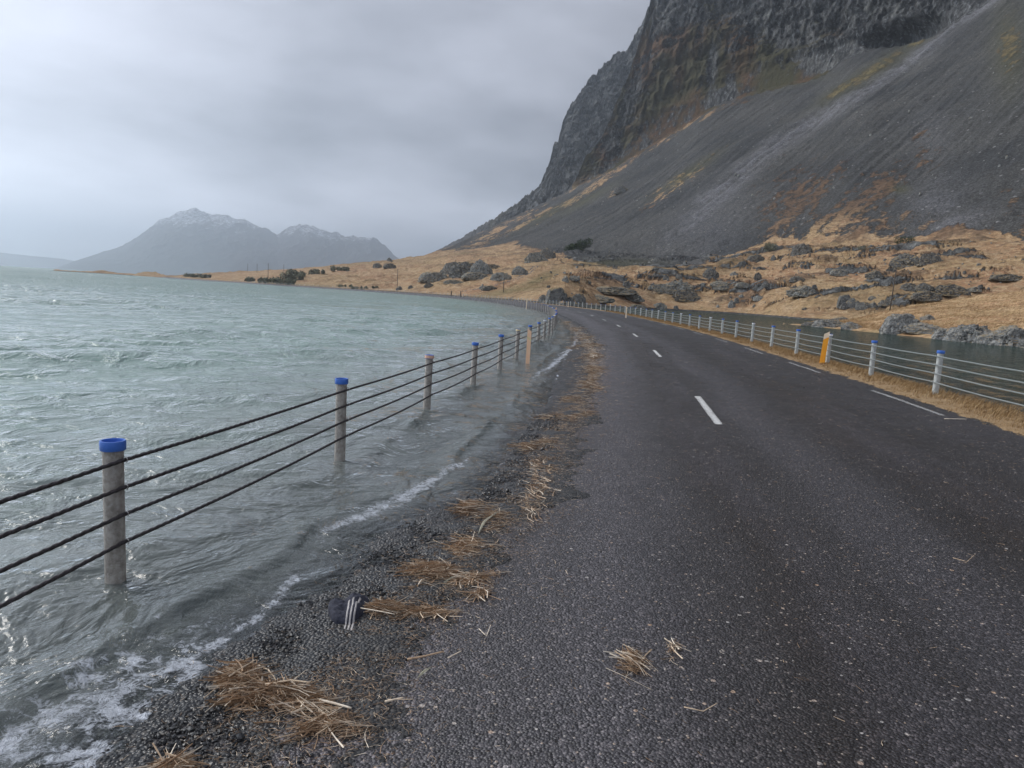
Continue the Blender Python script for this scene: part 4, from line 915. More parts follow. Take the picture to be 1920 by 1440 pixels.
for a in [
    (B, 1041, 566, 46, 30, D, 'large dark boulder with a mossy top behind the far road bend', 1), (B, 1067, 570, 26, 16, D, 'small dark boulder wedged between the two large ones at the road bend', 2),
    (B, 1087, 570, 30, 21, D, 'pointed dark boulder right of the large mossy one at the road bend', 3), (B, 1018, 563, 22, 12, D, 'low rounded rock against the left foot of the large mossy boulder', 4),
    (O, 812, 526, 62, 17, G_, 'long low rock ridge, lowest and leftmost of the big rock cluster', 1), (O, 846, 513, 56, 24, G_, 'craggy grey outcrop at the upper left of the big rock cluster', 2),
    (O, 872, 518, 62, 28, D, 'dark hollowed crag in the middle of the big rock cluster', 3), (O, 902, 516, 46, 30, G_, 'tall rounded grey crag at the right of the big rock cluster', 4), (O, 890, 521, 56, 12, G_, 'sloping grey slab at the foot of the big rock cluster', 1),
    (O, 922, 501, 40, 8, D, 'flat dark ledge trailing right from the big rock cluster', 2), (O, 940, 524, 44, 14, G_, 'weathered outcrop right below the big rock cluster', 3), (O, 974, 512, 32, 15, G_, 'grey split outcrop above the bend of the farm track', 4),
    (O, 1003, 489, 52, 18, G_, 'wide grey rock heap on the slope left of the juniper', 2), (O, 1026, 482, 34, 18, D, 'dark jagged crag right beside the juniper on the slope', 4), (B, 1065, 488, 18, 8, D, 'small dark rock just below the juniper', 3),
    (B, 902, 541, 12, 10, G_, 'upright grey block beside a green tuft on the lower slope', 5), (O, 917, 543, 34, 10, D, 'mossy yellow topped rock above the bay road', 1), (O, 852, 530, 44, 7, G_, 'low broken rock line below the big rock cluster', 3),
    (O, 803, 537, 24, 8, D, 'dark low rock left of the broken rock line', 2), (B, 748, 543, 14, 8, D, 'dark rock at the foot of the slender pale pole', 5), (B, 769, 540, 12, 6, D, 'small brown rock right of the slender pale pole', 2),
    (O, 707, 502, 18, 8, D, 'flat dark rock on the left skyline, left of a pair', 3), (O, 729, 501, 26, 8, D, 'flat dark rock on the left skyline, right of a pair', 1), (B, 731, 491, 12, 8, D, 'dark knob standing up on the left skyline', 4),
    (B, 1042, 524, 16, 12, G_, 'squat grey boulder right of the farm track bend', 2), (B, 1061, 527, 14, 11, G_, 'smaller grey boulder right of the squat one by the farm track', 5), (O, 1078, 524, 22, 8, G_, 'pale flat rock right of the two boulders by the farm track', 4),
    (B, 1175, 536, 17, 11, D, 'solitary dark boulder on the open grass above the slabs', 1), (O, 1150, 549, 96, 12, G_, 'long grey slab of bedrock, leftmost behind the right fence', 1), (O, 1236, 545, 70, 15, G_, 'ribbed grey bedrock face right above the long slab', 2),
    (O, 1275, 542, 60, 16, G_, 'smooth grey bedrock face at the right end of the ribbed one', 3), (O, 1125, 563, 60, 12, G_, 'pale low slab right at the road bend behind the fence', 4), (O, 1185, 561, 50, 13, G_, 'cracked grey slab in the middle of the bedrock steps', 5),
    (O, 1283, 559, 62, 18, D, 'brown and grey bedrock step overhanging a hollow above the lagoon', 2), (O, 1238, 579, 30, 13, G_, 'rounded grey rock at the left tip of the lagoon', 3), (O, 1196, 578, 36, 8, G_, 'low grey rock just left of the lagoon tip', 1), (B, 1267, 577, 12, 6, D, 'small dark rock by the left tip of the lagoon', 2),
    (O, 1352, 534, 40, 9, G_, 'upper of two grey ledges at the centre of the grass slope', 4), (O, 1352, 542, 36, 9, G_, 'lower of two grey ledges at the centre of the grass slope', 5), (O, 1390, 538, 28, 8, G_, 'low tilted ledge right of the two grey ledges', 1),
    (O, 1333, 519, 30, 17, D, 'jagged dark crag standing at the foot of the scree', 4), (B, 1248, 522, 12, 8, D, 'pointed brown boulder left of the jagged dark crag', 3), (O, 1273, 521, 16, 7, G_, 'flat grey boulder between the pointed boulder and the jagged crag', 2),
    (B, 1374, 515, 14, 7, G_, 'round grey boulder right of the jagged dark crag', 5), (O, 1419, 525, 18, 14, D, 'dark boulder with a slanting top in the middle of the slope', 2), (B, 1437, 532, 12, 8, D, 'small dark boulder below and right of the slanting one', 3),
    (O, 1503, 477, 38, 19, D, 'big dark crag at the top edge of the grass slope', 3), (O, 1415, 489, 34, 12, D, 'dark rock pile under the edge of the scree', 1), (B, 1448, 486, 10, 9, D, 'single upright rock right of the rock pile under the scree', 4),
    (O, 1502, 551, 60, 17, G_, 'big whaleback grey boulder above the lagoon shore', 5), (B, 1526, 540, 12, 7, D, 'small dark rock touching the whaleback boulder', 2), (B, 1371, 573, 14, 13, G_, 'grey rock on the lagoon shore, lower of two', 4), (B, 1379, 568, 10, 10, D, 'mossy rock on the lagoon shore, upper of two', 1),
    (B, 1423, 559, 22, 8, G_, 'flat grey rock on the grass above the lagoon', 3), (B, 1388, 554, 10, 5, G_, 'tiny grey rock above the pair on the lagoon shore', 5),
    (B, 1581, 573, 26, 21, D, 'tallest dark boulder at the left end of the boulder row', 1), (B, 1599, 574, 27, 15, D, 'broad cracked boulder, second in the boulder row', 4), (B, 1582, 577, 22, 9, D, 'low boulder in front of the boulder row', 2), (B, 1619, 577, 26, 11, D, 'rounded boulder, third in the boulder row', 3), (B, 1636, 573, 16, 8, D, 'small boulder at the right end of the boulder row', 5),
    (O, 1660, 572, 30, 9, G_, 'low lichened rock at the foot of the leaning pole', 2), (B, 1633, 561, 14, 7, D, 'dark rock above the right end of the boulder row', 4), (O, 1705, 541, 30, 11, D, 'dark rock behind the pole, left of a pair', 3), (O, 1734, 542, 30, 12, D, 'dark rock behind the pole, right of a pair', 4),
    (O, 1735, 561, 50, 13, D, 'dark outcrop on the crest left of the pale grass mound', 1), (O, 1776, 550, 66, 16, D, 'broad dark outcrop rising behind the pale grass mound', 2), (O, 1823, 545, 26, 7, G_, 'thin grey ledge at the right of the dark outcrops', 5),
    (O, 1570, 514, 34, 10, G_, 'low grey rock cluster high on the slope, leftmost', 1), (O, 1637, 518, 32, 12, D, 'dark rock cluster high on the slope, in the middle', 5), (O, 1668, 514, 26, 11, D, 'dark rock cluster high on the slope, rightmost', 2), (B, 1620, 509, 14, 9, D, 'upright rock between the high rock clusters', 4),
    (O, 1495, 525, 28, 9, D, 'dark flat boulder on the terrace line', 3), (O, 1700, 497, 56, 22, D, 'large dark rubble heap below the round green shrub', 4), (O, 1740, 494, 46, 18, D, 'purple brown rubble heap right of the larger one', 2), (O, 1885, 521, 50, 9, D, 'dark rock strip at the right edge of the slope', 1), (O, 1166, 359 + 0, 30, 12, D, 'dark crag sticking out of the upper scree', 3)]:
    rock(*a)
for a in [(O, 1520, 611, 44, 8, L_, 'pale low rock at the very tip of the headland', 2), (O, 1556, 613, 58, 14, L_, 'mossy pale rock dome near the headland tip', 3), (O, 1597, 615, 36, 12, L_, 'pale bouldery rock right of the mossy dome', 4), (O, 1576, 599, 34, 7, L_, 'flat pale slab on the grass behind the headland tip', 5),
          (O, 1688, 622, 64, 33, L_, 'tall fissured rock crag on the headland shore', 1), (O, 1660, 621, 26, 17, L_, 'rugged rock at the left foot of the fissured crag', 2), (O, 1735, 621, 70, 15, L_, 'dark ledgy rock right of the fissured crag', 4), (O, 1738, 599, 26, 9, L_, 'small pale rock set in the mound above the ledges', 5),
          (O, 1775, 636, 48, 20, L_, 'rough grey shore rock left of the smooth whaleback', 1), (O, 1822, 641, 80, 30, L_, 'smooth grey whaleback rock with a diagonal crack', 3), (O, 1885, 646, 92, 33, L_, 'large pale bedrock at the right edge beside the lagoon', 5), (O, 1960, 652, 90, 34, L_, 'pale bedrock continuing past the lagoon headland', 2)]:
    rock(*a, where='head', depth=.6)
rs = random.Random(5); n = 0
while n < 130:
    px = rs.uniform(1000, 1915); py = rs.uniform(450, 600)
    lim = np.interp(px, [860, 1100, 1300, 1500, 1620, 1920], [545, 560, 578, 590, 560, 535])
    if py > lim or rs.random() > (.35 + .65 * math.exp(-((py - 512) / 26) ** 2)): continue
    wpx = 3.0 + 7 * rs.random() ** 2.6
    rock('boulder', px, py, wpx, wpx * rs.uniform(.4, .7), D if rs.random() < .6 else G_, 'small grey boulder lying in the dry grass of the slope', rs.randint(1, 5), group='small boulders strewn over the grass slope', rz=rs.uniform(-1.5, 1.5)); n += 1
for _ in range(95):
    px = rs.uniform(1180, 1910); py = rs.uniform(120, 440)
    if py < np.interp(px, [1180, 1480, 1700, 1900], [380, 260, 150, 60]): continue
    wpx = 2.5 + 4.5 * rs.random() ** 3
    rock('boulder', px, py, wpx, wpx * rs.uniform(.5, .8), G_, 'pale loose block resting on the grey scree', rs.randint(1, 5), group='loose blocks on the scree', rz=rs.uniform(-1.5, 1.5))

# ------------------------------------------------------------------ shrubs
def tri_cloud(P, size, rng_, stretch=1.0):
    n = len(P); d1 = rng_.normal(size=(n, 3)); d1 /= np.linalg.norm(d1, axis=1)[:, None]; d2 = np.cross(d1, rng_.normal(size=(n, 3))); d2 /= np.linalg.norm(d2, axis=1)[:, None]
    s = size * rng_.uniform(.6, 1.4, (n, 1)); V = np.stack([P - d2 * s * .4, P + d2 * s * .4, P + d1 * s * stretch], 1).reshape(-1, 3)
    return V, np.arange(3 * n).reshape(n, 3)
def shrub(name, px, py, wpx, hpx, mat, label, cat, n=900, where='hill', lobes=6, tilt=0.0, group=None, leaf=.10, twigs=True):
    P = on_hill(px, py); r_m = math.hypot(P[0], P[1]); w_, h_ = wpx / F_PX * r_m, hpx / F_PX * r_m
    g_ = np.random.default_rng(int(px * 13 + py)); pts = []; tint = []
    cs = [(g_.uniform(-.40, .40) * w_, g_.uniform(-.3, .3) * w_ * .5, g_.uniform(.25, .55) * h_, g_.uniform(.16, .30) * w_) for _ in range(lobes)]
    for cx_, cy_, cz_, cr_ in cs:
        m_ = n // lobes; d = g_.normal(size=(m_, 3)); d /= np.linalg.norm(d, axis=1)[:, None]; rr_ = cr_ * g_.uniform(.45, 1.1, (m_, 1)); q = d * rr_
        q[:, 2] *= min(1.0, h_ * .5 / cr_); q += [cx_, cy_, cz_ + cx_ * tilt]; q[:, 2] = np.maximum(q[:, 2], .02); pts.append(q); tint.append(np.clip(.45 + .9 * fbm(q * 1.3 / max(w_ / 6, .3), 2) + g_.normal(size=m_) * .12, 0, 1))
    pts = np.concatenate(pts); V, F = tri_cloud(pts, leaf * max(1, w_ / 4), g_)
    root = empty(name, tuple(map(float, P)), label, cat, group); root.rotation_euler = (0, 0, -math.atan2(P[0], P[1]))
    mesh_np('foliage', V, F, mat, root, False, {'tint': np.repeat(np.concatenate(tint), 3)})
    b = MB()
    for cx_, cy_, cz_, cr_ in cs: b.tube([[cx_ * .3, cy_ * .3, -.2], [cx_ * .7, cy_ * .7, cz_ * .5], [cx_, cy_, cz_ + cx_ * tilt]], [.04 * w_ / 3, .03 * w_ / 3, .015 * w_ / 3], 5)
    b.build('stem', WOOD, root); return root
shrub('juniper_shrub', 1082, 470, 48, 18, LEAF_G, 'dark green juniper spreading diagonally on the slope left of the scree', 'shrub', 2600, lobes=9, tilt=.36, leaf=.16)
shrub('juniper_shrub', 1693, 463, 27, 25, LEAF_G, 'round dark green shrub at the foot of the right scree', 'shrub', 1700, lobes=6, leaf=.16)
shrub('juniper_shrub', 1437, 469, 34, 18, LEAF_O, 'olive green shrub low on the slope at the scree edge', 'shrub', 1500, lobes=6, leaf=.15)
shrub('juniper_shrub', 1617, 470, 20, 12, LEAF_O, 'small olive shrub left of the round dark green one', 'shrub', 900, lobes=4, leaf=.14)
for i, (px, py, w_, h_) in enumerate(((473, 527, 22, 7), (490, 529, 22, 9), (505, 531, 22, 10), (522, 532, 24, 12), (540, 533, 24, 13), (537, 525, 24, 13), (558, 524, 22, 14), (552, 517, 26, 12), (572, 519, 18, 12), (585, 514, 22, 10), (601, 513, 18, 9), (385, 521, 20, 6), (370, 520, 20, 5), (353, 519, 18, 5), (630, 508, 20, 8), (650, 507, 20, 7))):
    shrub('shrub', px, py, w_, h_, LEAF_O, 'grey green shrub in the thicket on the far shore', 'shrub', 380, lobes=4, group='shrubs on the far shore', leaf=.55)
for i, (px, py, w_, h_) in enumerate(((680, 541, 16, 6), (665, 541, 16, 5), (657, 538, 8, 6), (702, 539, 12, 5), (642, 537, 14, 5))):
    shrub('shrub', px, py, w_, h_, LEAF_O, 'small dark shrub close above the far shoreline', 'shrub', 260, lobes=3, group='shrubs close above the far shoreline', leaf=.4)

# ------------------------------------------------------------------ straw wrack
def stalks(P, L, rad, ang, pitch, g_, bend=.3, taper=.6):
    n = len(P); k = 4; u = np.linspace(-.5, .5, k); d = np.stack([np.cos(ang) * np.cos(pitch), np.sin(ang) * np.cos(pitch), np.sin(pitch)], -1); sd = np.stack([-np.sin(ang), np.cos(ang), 0 * ang], -1); up_ = np.cross(d, sd)
    bd = g_.normal(size=(n, 1)) * bend; bz = g_.uniform(-.3, 1, (n, 1)) * bend * .5; cur = (u ** 2)[None]
    C = P[:, None] + d[:, None] * (L[:, None, None] * u[None, :, None]) + sd[:, None] * ((bd * cur) * L[:, None])[..., None] - up_[:, None] * ((bz * cur) * L[:, None])[..., None]
    rr_ = rad[:, None] * (1 - taper * (u[None] + .5)); V = []
    for j in range(3):
        th = 2 * math.pi * j / 3; V.append(C + rr_[..., None] * (math.cos(th) * sd + math.sin(th) * up_)[:, None])
    V = np.stack(V, 2).reshape(-1, 3); b = (np.arange(n) * 12)[:, None, None, None]; i = (np.arange(3) * 3)[None, :, None, None]; j = np.arange(3)[None, None, :, None]; j2 = (j + 1) % 3
    F = np.concatenate([b + i + j, b + i + j2, b + i + 3 + j2, b + i + 3 + j], -1).reshape(-1, 4); return V, F
def surf_z(x, y):
    t, s = ts_of(x, y); return np.maximum(ground_z(t, s) + .010, .004)
def wrack(px, py, wpx, hpx, n, label, hgt=.05, tilt=0.0, cat='debris clump', group=None, long=.26, name='straw_clump', thick=1.0):
    c = at(px, py, .04); g_ = np.random.default_rng(int(px * 7 + py)); e = at(px + wpx / 2, py, .04) - c; f = at(px, py - hpx / 2, .04) - c
    wd_ = np.where(g_.random(n) < .3, 1.9, 1.0); a, b_ = g_.normal(size=n) * .36 * wd_, g_.normal(size=n) * .36 * wd_; a = a + .25 * np.sin(b_ * 5); ns_ = 7; sc1 = g_.normal(size=(ns_, 2)) * [.42, .36]; pk = g_.integers(0, ns_, n); a = sc1[pk, 0] + a * .55; b_ = sc1[pk, 1] + b_ * .6; P = c + a[:, None] * e + b_[:, None] * f; q = np.clip(1 - (a ** 2 + b_ ** 2) * 1.2, 0, 1)
    P[:, 2] = surf_z(P[:, 0], P[:, 1]) + g_.uniform(0, 1, n) * q * hgt + .003
    ea = math.atan2(e[1], e[0]) + tilt; ang = ea + g_.normal(size=n) * .75; big_ = g_.random(n) < .10
    L = np.where(big_, g_.uniform(.10, long, n), g_.uniform(.02, .11, n)); rad = np.where(big_, g_.uniform(.0018, .0042, n), g_.uniform(.0006, .0016, n)) * thick
    V, F = stalks(P, L, rad, ang, g_.normal(size=n) * .16 * q, g_, .35); tint = np.clip(g_.beta(.95, 1.05, n) + .25 * big_, 0, 1)
    c0 = np.array([c[0], c[1], 0]); o = mesh_np(name, V - c0, F, STRAW, None, False, {'tint': np.repeat(tint, 12)}); o.location = c0
    return tag(o, label, cat, group)
WG = 'clumps of washed-up straw along the road edge'
wrack(455, 1275, 90, 85, 900, 'dense pile of brown straw at the water edge, closest to the camera', .09, .3, group=WG, thick=1.2)
wrack(530, 1300, 200, 60, 1300, 'long flat mat of straw and pale stalks right of the densest pile', .06, 0, group=WG, thick=1.2)
wrack(600, 1350, 150, 70, 380, 'loose scatter of dark chopped straw in front of the long mat', .015, .5, group=WG)
wrack(725, 1138, 90, 30, 620, 'straw tuft touching the right side of the navy cloth', .04, .1, group=WG)
wrack(812, 1146, 110, 16, 320, 'thin straw streak trailing right from the navy cloth', .012, 0, group=WG)
wrack(812, 1075, 130, 46, 1100, 'broad straw clump with long stalks above the navy cloth', .05, .25, group=WG)
wrack(880, 1085, 90, 20, 420, 'thin straw tongue reaching onto the asphalt right of the broad clump', .02, 0, group=WG)
wrack(880, 1022, 110, 34, 650, 'sparse curved straw drift between two clumps on the gravel', .02, 0, group=WG)
wrack(880, 950, 60, 36, 620, 'upright matted straw tuft where the gravel meets the road', .06, .1, group=WG)
wrack(925, 960, 70, 40, 420, 'pale straw strewn right of the upright tuft', .015, .2, group=WG)
wrack(1180, 1268, 52, 46, 260, 'lone dark knot of straw lying out on the asphalt', .03, -.9, group=WG)
wrack(1262, 1240, 30, 34, 46, 'faint wisp of straw right of the lone knot', .01, .9, group=WG)
wrack(325, 1428, 80, 34, 260, 'reddish stalks at the bottom edge of the frame beside the water', .03, .6, group=WG, thick=1.3)
wrack(905, 1115, 46, 22, 160, 'small bent straw bunch on the asphalt beside the gravel', .02, .8, group=WG)
wrack(1010, 915, 40, 110, 900, 'tall narrow straw strip running along the road edge', .02, 1.2, group=WG)
wrack(985, 835, 60, 20, 560, 'tight straw bundle at the water edge left of the strip', .045, .1, group=WG)
wrack(1018, 826, 50, 18, 320, 'loose straw bundle right beside the tight one', .03, .1, group=WG)
wrack(1028, 778, 70, 14, 420, 'flat straw raft reaching into the foam', .03, 0, group=WG, long=.4)
wrack(1072, 747, 50, 18, 480, 'low straw heap beyond the flat raft', .05, 0, group=WG, long=.35)
wrack(1090, 780, 60, 30, 380, 'scattered straw on the road edge right of the flat raft', .012, 0, group=WG)
wrack(1106, 722, 52, 22, 700, 'rounded straw heap on the bend, nearest of the far heaps', .08, 0, group=WG, long=.4, thick=1.5)
wrack(1108, 697, 56, 20, 800, 'second of the far straw heaps along the bend', .10, 0, group=WG, long=.4, thick=1.7)
wrack(1110, 672, 60, 18, 800, 'third of the far straw heaps along the bend', .10, 0, group=WG, long=.45, thick=2.0)
wrack(1104, 650, 60, 16, 800, 'fourth of the far straw heaps along the bend', .10, 0, group=WG, long=.45, thick=2.2)
wrack(1092, 632, 52, 14, 700, 'fifth of the far straw heaps along the bend', .10, 0, group=WG, long=.5, thick=2.6)
wrack(1078, 617, 40, 10, 600, 'sixth of the far straw heaps, thinning along the curb of the bend', .10, 0, group=WG, long=.5, thick=3.0)
wrack(1063, 605, 26, 7, 400, 'farthest straw heap, small at the end of the row', .10, 0, group=WG, long=.6, thick=3.4)
# loose litter over the shoulder and the asphalt
g_ = np.random.default_rng(21); n = 36000; t_ = g_.exponential(12, n) - 3; sc_ = np.interp(t_, [-3, -1, 0, 1, 2.7, 4, 9, 14, 18, 26, 34, 47, 64], [1.5, 1.6, 1.75, 1.85, 2.05, 2.0, 2.12, 2.15, 2.09, 1.8, 1.4, .85, .6]); cl_ = fbm(P3(t_ * .9, 0 * t_), 3)
s_ = sc_ + g_.normal(size=n) * np.where(g_.random(n) < .6, .13, .30) * (1 + .5 * cl_); kk = g_.random(n) < np.clip(.45 + 1.1 * cl_ + .3 * smooth(6, 12, t_), .12, 1); m2 = (g_.random(n) < .05); s_ = np.where(m2, g_.uniform(2, 7.8, n), s_); keep = (t_ < 66) & (kk | m2); t_, s_ = t_[keep], s_[keep]; n = len(t_)
x_, y_ = road_pt(t_, s_); P = np.stack([x_, y_, surf_z(x_, y_) + .003], -1); L = g_.uniform(.008, .05, n) * (1 + np.clip(t_, 0, 30) / 30); rad = g_.uniform(.0005, .0014, n) * (1 + np.clip(t_, 0, 40) / 12)
V, F = stalks(P, L, rad, g_.uniform(0, 6.28, n), g_.normal(size=n) * .08, g_, .4)
P_t = t_.copy(); n = 15000; t_ = -2.6 + 11 * g_.random(n) ** 1.3; cl_ = fbm(P3(t_ * 2.2, 0 * t_ + 4), 3); s_ = np.interp(t_, [-3, -1, 0, 1, 2.7, 4, 9, 14], [1.7, 1.75, 1.85, 1.9, 2.08, 2.0, 2.12, 2.15]) + g_.normal(size=n) * .20 * (1 + .6 * cl_); kk = g_.random(n) < np.clip(.5 + 1.3 * cl_, .08, 1); t_, s_ = t_[kk], s_[kk]; n = len(t_)
x_, y_ = road_pt(t_, s_); P = np.stack([x_, y_, surf_z(x_, y_) + .003], -1); V2, F2 = stalks(P, g_.uniform(.006, .032, n), g_.uniform(.0005, .0013, n), g_.uniform(0, 6.28, n), g_.normal(size=n) * .08, g_, .5)
P_t = np.concatenate([P_t, t_]); F = np.concatenate([F, F2 + len(V)]); V = np.concatenate([V, V2]); n = len(V) // 12
o = mesh_np('straw_litter', V, F, STRAW, None, False, {'tint': np.repeat(np.clip(g_.beta(1.6, 1.4, n) + .25 * smooth(6, 25, P_t[:n]), 0, 1), 12)}); tag(o, kind='stuff', label='loose bits of straw scattered over the gravel and asphalt', cat='litter')

def stick(pxs, rad, tint, label, cat='stalk', name='reed_stalk', lift=.012):
    P = np.array([at(a, b, .06) for a, b in pxs]); c = P.mean(0); c[2] = 0; P[:, 2] = surf_z(P[:, 0], P[:, 1]) + lift
    q = np.linspace(0, 1, 9); P = np.stack([np.interp(q, np.linspace(0, 1, len(P)), P[:, i]) for i in range(3)], -1)
    b = MB(); b.tube(P - c, np.linspace(rad, rad * .7, 9), 8); me = b.mesh(name, STRAW); a = me.attributes.new('tint', 'FLOAT', 'POINT'); a.data.foreach_set('value', np.full(len(me.vertices), tint, np.float32))
    o = bpy.data.objects.new(name, me); COL.objects.link(o); o.location = c; return tag(o, label, cat)
stick([(764, 1232), (798, 1227), (832, 1220)], .0052, .66, 'thick orange brown stalk lying on the gravelly asphalt'); stick([(840, 1233), (865, 1221)], .0032, .93, 'short pale stalk right of the thick orange one')
stick([(596, 1303), (625, 1310), (659, 1321)], .0058, 1.0, 'thick pale stalk poking right out of the long straw mat'); stick([(675, 1139), (705, 1145), (740, 1153)], .0034, .98, 'pale stalk crossing the edge of the navy cloth', lift=.035)
stick([(722, 1311), (756, 1305)], .0048, .92, 'blunt pale stalk below the thick orange one'); stick([(727, 1307), (775, 1309)], .0018, .8, 'thin stalk crossing the blunt pale one')
stick([(898, 1180), (912, 1195), (920, 1174)], .0024, .97, 'pale stalk bent into a V on the asphalt'); stick([(843, 1153), (868, 1155)], .0026, .9, 'short straight stalk at the end of the straw streak')
stick([(1765, 825), (1806, 828)], .006, .97, 'long pale reed lying beside the near edge line'); stick([(1610, 727), (1645, 729)], .008, 1.0, 'pale reed lying above the start of the near edge line'); stick([(1280, 1352), (1316, 1362), (1342, 1348)], .0025, .8, 'bent stalk with a pale end near the bottom centre')
stick([(1780, 1093), (1806, 1102), (1822, 1088)], .002, .75, 'thin forked stalk on the dark asphalt at the right'); stick([(1060, 1076), (1064, 1084)], .002, .9, 'tiny pale stalk in the middle of the near lane')
stick([(497, 1292), (545, 1285), (580, 1290)], .004, .85, 'arched pale stalk on top of the long straw mat', lift=.06)
def feather(pxs, wd, label):
    P = np.array([at(a, b, .05) for a, b in pxs]); q = np.linspace(0, 1, 14); C = np.stack([np.interp(q, np.linspace(0, 1, len(P)), P[:, i]) for i in range(3)], -1); C[:, 2] = surf_z(C[:, 0], C[:, 1]) + .012 + .01 * np.sin(q * 3.1)
    T = np.gradient(C, axis=0); T /= np.linalg.norm(T, axis=1)[:, None]; S = np.cross(T, [0, 0, 1.0]); w_ = wd * np.sin(np.clip(q * 1.05, 0, 1) * math.pi) ** .6 * (.8 + .2 * np.sin(q * 40)); c0 = C.mean(0)
    root = empty('feather', tuple(c0), label, 'feather'); V = np.stack([C - S * w_[:, None], C + [0, 0, .003], C + S * w_[:, None]], 1) - c0; i = np.arange(14 * 3).reshape(14, 3); F = np.concatenate([np.stack([i[:-1, k], i[:-1, k + 1], i[1:, k + 1], i[1:, k]], -1) for k in (0, 1)]).reshape(-1, 4)
    mesh_np('vane', V.reshape(-1, 3), F, FEATH, root); b = MB(); b.tube(C - c0 + [0, 0, .0035], np.linspace(.0016, .0005, 14), 5); b.build('quill', FEATH, root)
FEATH = simple('feather_vane', (.30, .29, .20), (.50, .46, .36), 90.0, .8, 0, .001)
feather([(897, 1000), (908, 978), (936, 957)], .012, 'long pale feather curving on the straw near the gravel edge'); feather([(783, 1273), (797, 1263), (809, 1254)], .010, 'small grey green feather on the dark gravelly asphalt'); feather([(832, 1092), (848, 1084), (864, 1083)], .008, 'pale feather at the front edge of the broad straw clump')
# gravel washed up on the asphalt
V0, F0 = ICO[1]; g_ = np.random.default_rng(9); n = 30000
t_ = -2.6 + 9.5 * g_.random(n) ** 1.35; u = g_.beta(1.35, 2.4, n) * 1.25 - .16; s_ = water_s(t_) + u * np.interp(t_, [-3, 0, 1.5, 3.2, 5, 8], [.75, .8, .85, .55, .42, .3])
cl = fbm(P3(t_ * 1.8, s_ * 3.5), 3); keep = g_.random(n) < np.clip(.75 + 1.5 * cl - np.maximum(u, 0) * .55, .05, 1); t_, s_, u = t_[keep], s_[keep], u[keep]; n = len(t_)
x_, y_ = road_pt(t_, s_); rad = (.0035 + .0075 * g_.random(n) ** 2.0) * (1 + .1 * np.clip(t_, 0, 8)); rad = np.where(g_.random(n) < .012, rad * 1.7, rad)
t2, s2 = ts_of(x_, y_); pz = ground_z(t2, s2) + rad * .35 + .004
sh_ = V0[None] * (1 + .28 * g_.normal(size=(n, 12, 1))) * rad[:, None, None] * g_.uniform(.65, 1.3, (n, 1, 3)) * [1, 1, .72]
an = g_.uniform(0, 6.28, n); ca, sa = np.cos(an)[:, None], np.sin(an)[:, None]; X1 = sh_[..., 0] * ca - sh_[..., 1] * sa; Y1 = sh_[..., 0] * sa + sh_[..., 1] * ca
V = np.stack([X1 + x_[:, None], Y1 + y_[:, None], sh_[..., 2] + pz[:, None]], -1).reshape(-1, 3); F = (F0[None] + (np.arange(n) * 12)[:, None, None]).reshape(-1, 3)
o = mesh_np('gravel', V, F, GRAVEL, None, False, {'tint': np.repeat(g_.random(n), 12)}); tag(o, kind='stuff', label='wet dark gravel washed up along the edge of the road', cat='gravel')
# loose chippings on the asphalt
n = 7000; t_ = -2.6 + 26 * g_.random(n) ** 2.0; s_ = g_.uniform(1.9, 7.7, n); x_, y_ = road_pt(t_, s_); rad = (.0018 + .0035 * g_.random(n) ** 3) * (1 + .12 * np.clip(t_, 0, 20)); pz = ground_z(t_, s_) + rad * .3 + .002
sh_ = V0[None] * (1 + .28 * g_.normal(size=(n, 12, 1))) * rad[:, None, None] * g_.uniform(.6, 1.4, (n, 1, 3)) * [1, 1, .5]
V = (sh_ + np.stack([x_, y_, pz], -1)[:, None]).reshape(-1, 3); F = (F0[None] + (np.arange(n) * 12)[:, None, None]).reshape(-1, 3)
o = mesh_np('stone_chippings', V, F, GRAVEL, None, False, {'tint': np.repeat(.80 + .20 * g_.random(n) ** .7, 12)}); tag(o, kind='stuff', label='loose pale stone chippings on the asphalt', cat='gravel')

# ------------------------------------------------------------------ grass
def blades(x, y, z, L, wd, g_, wind, lean=.7, tint=None):
    n = len(x); a = g_.uniform(0, 6.28, n); d = np.stack([np.cos(a) * .4 + wind[0], np.sin(a) * .4 + wind[1]], -1) * lean
    base = np.stack([x, y, z], -1); mid = base + np.stack([d[:, 0] * L * .35, d[:, 1] * L * .35, L * .55], -1); tip = base + np.stack([d[:, 0] * L, d[:, 1] * L, L * .85], -1)
    sd = np.stack([-np.sin(a), np.cos(a), 0 * a], -1) * (wd / 2)[:, None]
    V = np.stack([base - sd, base + sd, mid + sd * .8, mid - sd * .8, tip], 1).reshape(-1, 3); b = (np.arange(n) * 5)[:, None]
    F = np.concatenate([b + [0, 1, 2], b + [0, 2, 3], b + [3, 2, 4]], 1).reshape(-1, 3); return V, F, np.repeat(g_.beta(2, 2, n) if tint is None else tint, 5)
g_ = np.random.default_rng(31); n = 90000; t_ = -4 + 90 * g_.random(n) ** 1.7; s_ = 8.45 + .42 * g_.normal(size=n) + .12 * fbm(P3(t_ * 1.1, 0 * t_), 3); k_ = (s_ > 7.72 + .10 * g_.random(n)) & (s_ < 9.7); t_, s_ = t_[k_], s_[k_]
x_, y_ = road_pt(t_, s_); nl = fbm(P3(x_ * 1.7, y_ * 1.7), 3); L = (.035 + .10 * g_.random(len(t_)) * smooth(7.7, 8.5, s_)) * (1 + .7 * nl) ; V, F, ti = blades(x_, y_, ground_z(t_, s_) - .01, np.maximum(L, .02), .004 + .0004 * np.clip(t_, 0, 60), g_, (.45, -.35))
o = mesh_np('verge_grass', V, F, GRASSB, None, False, {'tint': ti}); tag(o, kind='stuff', label='short dry tan grass on the verge under the right fence', cat='grass')
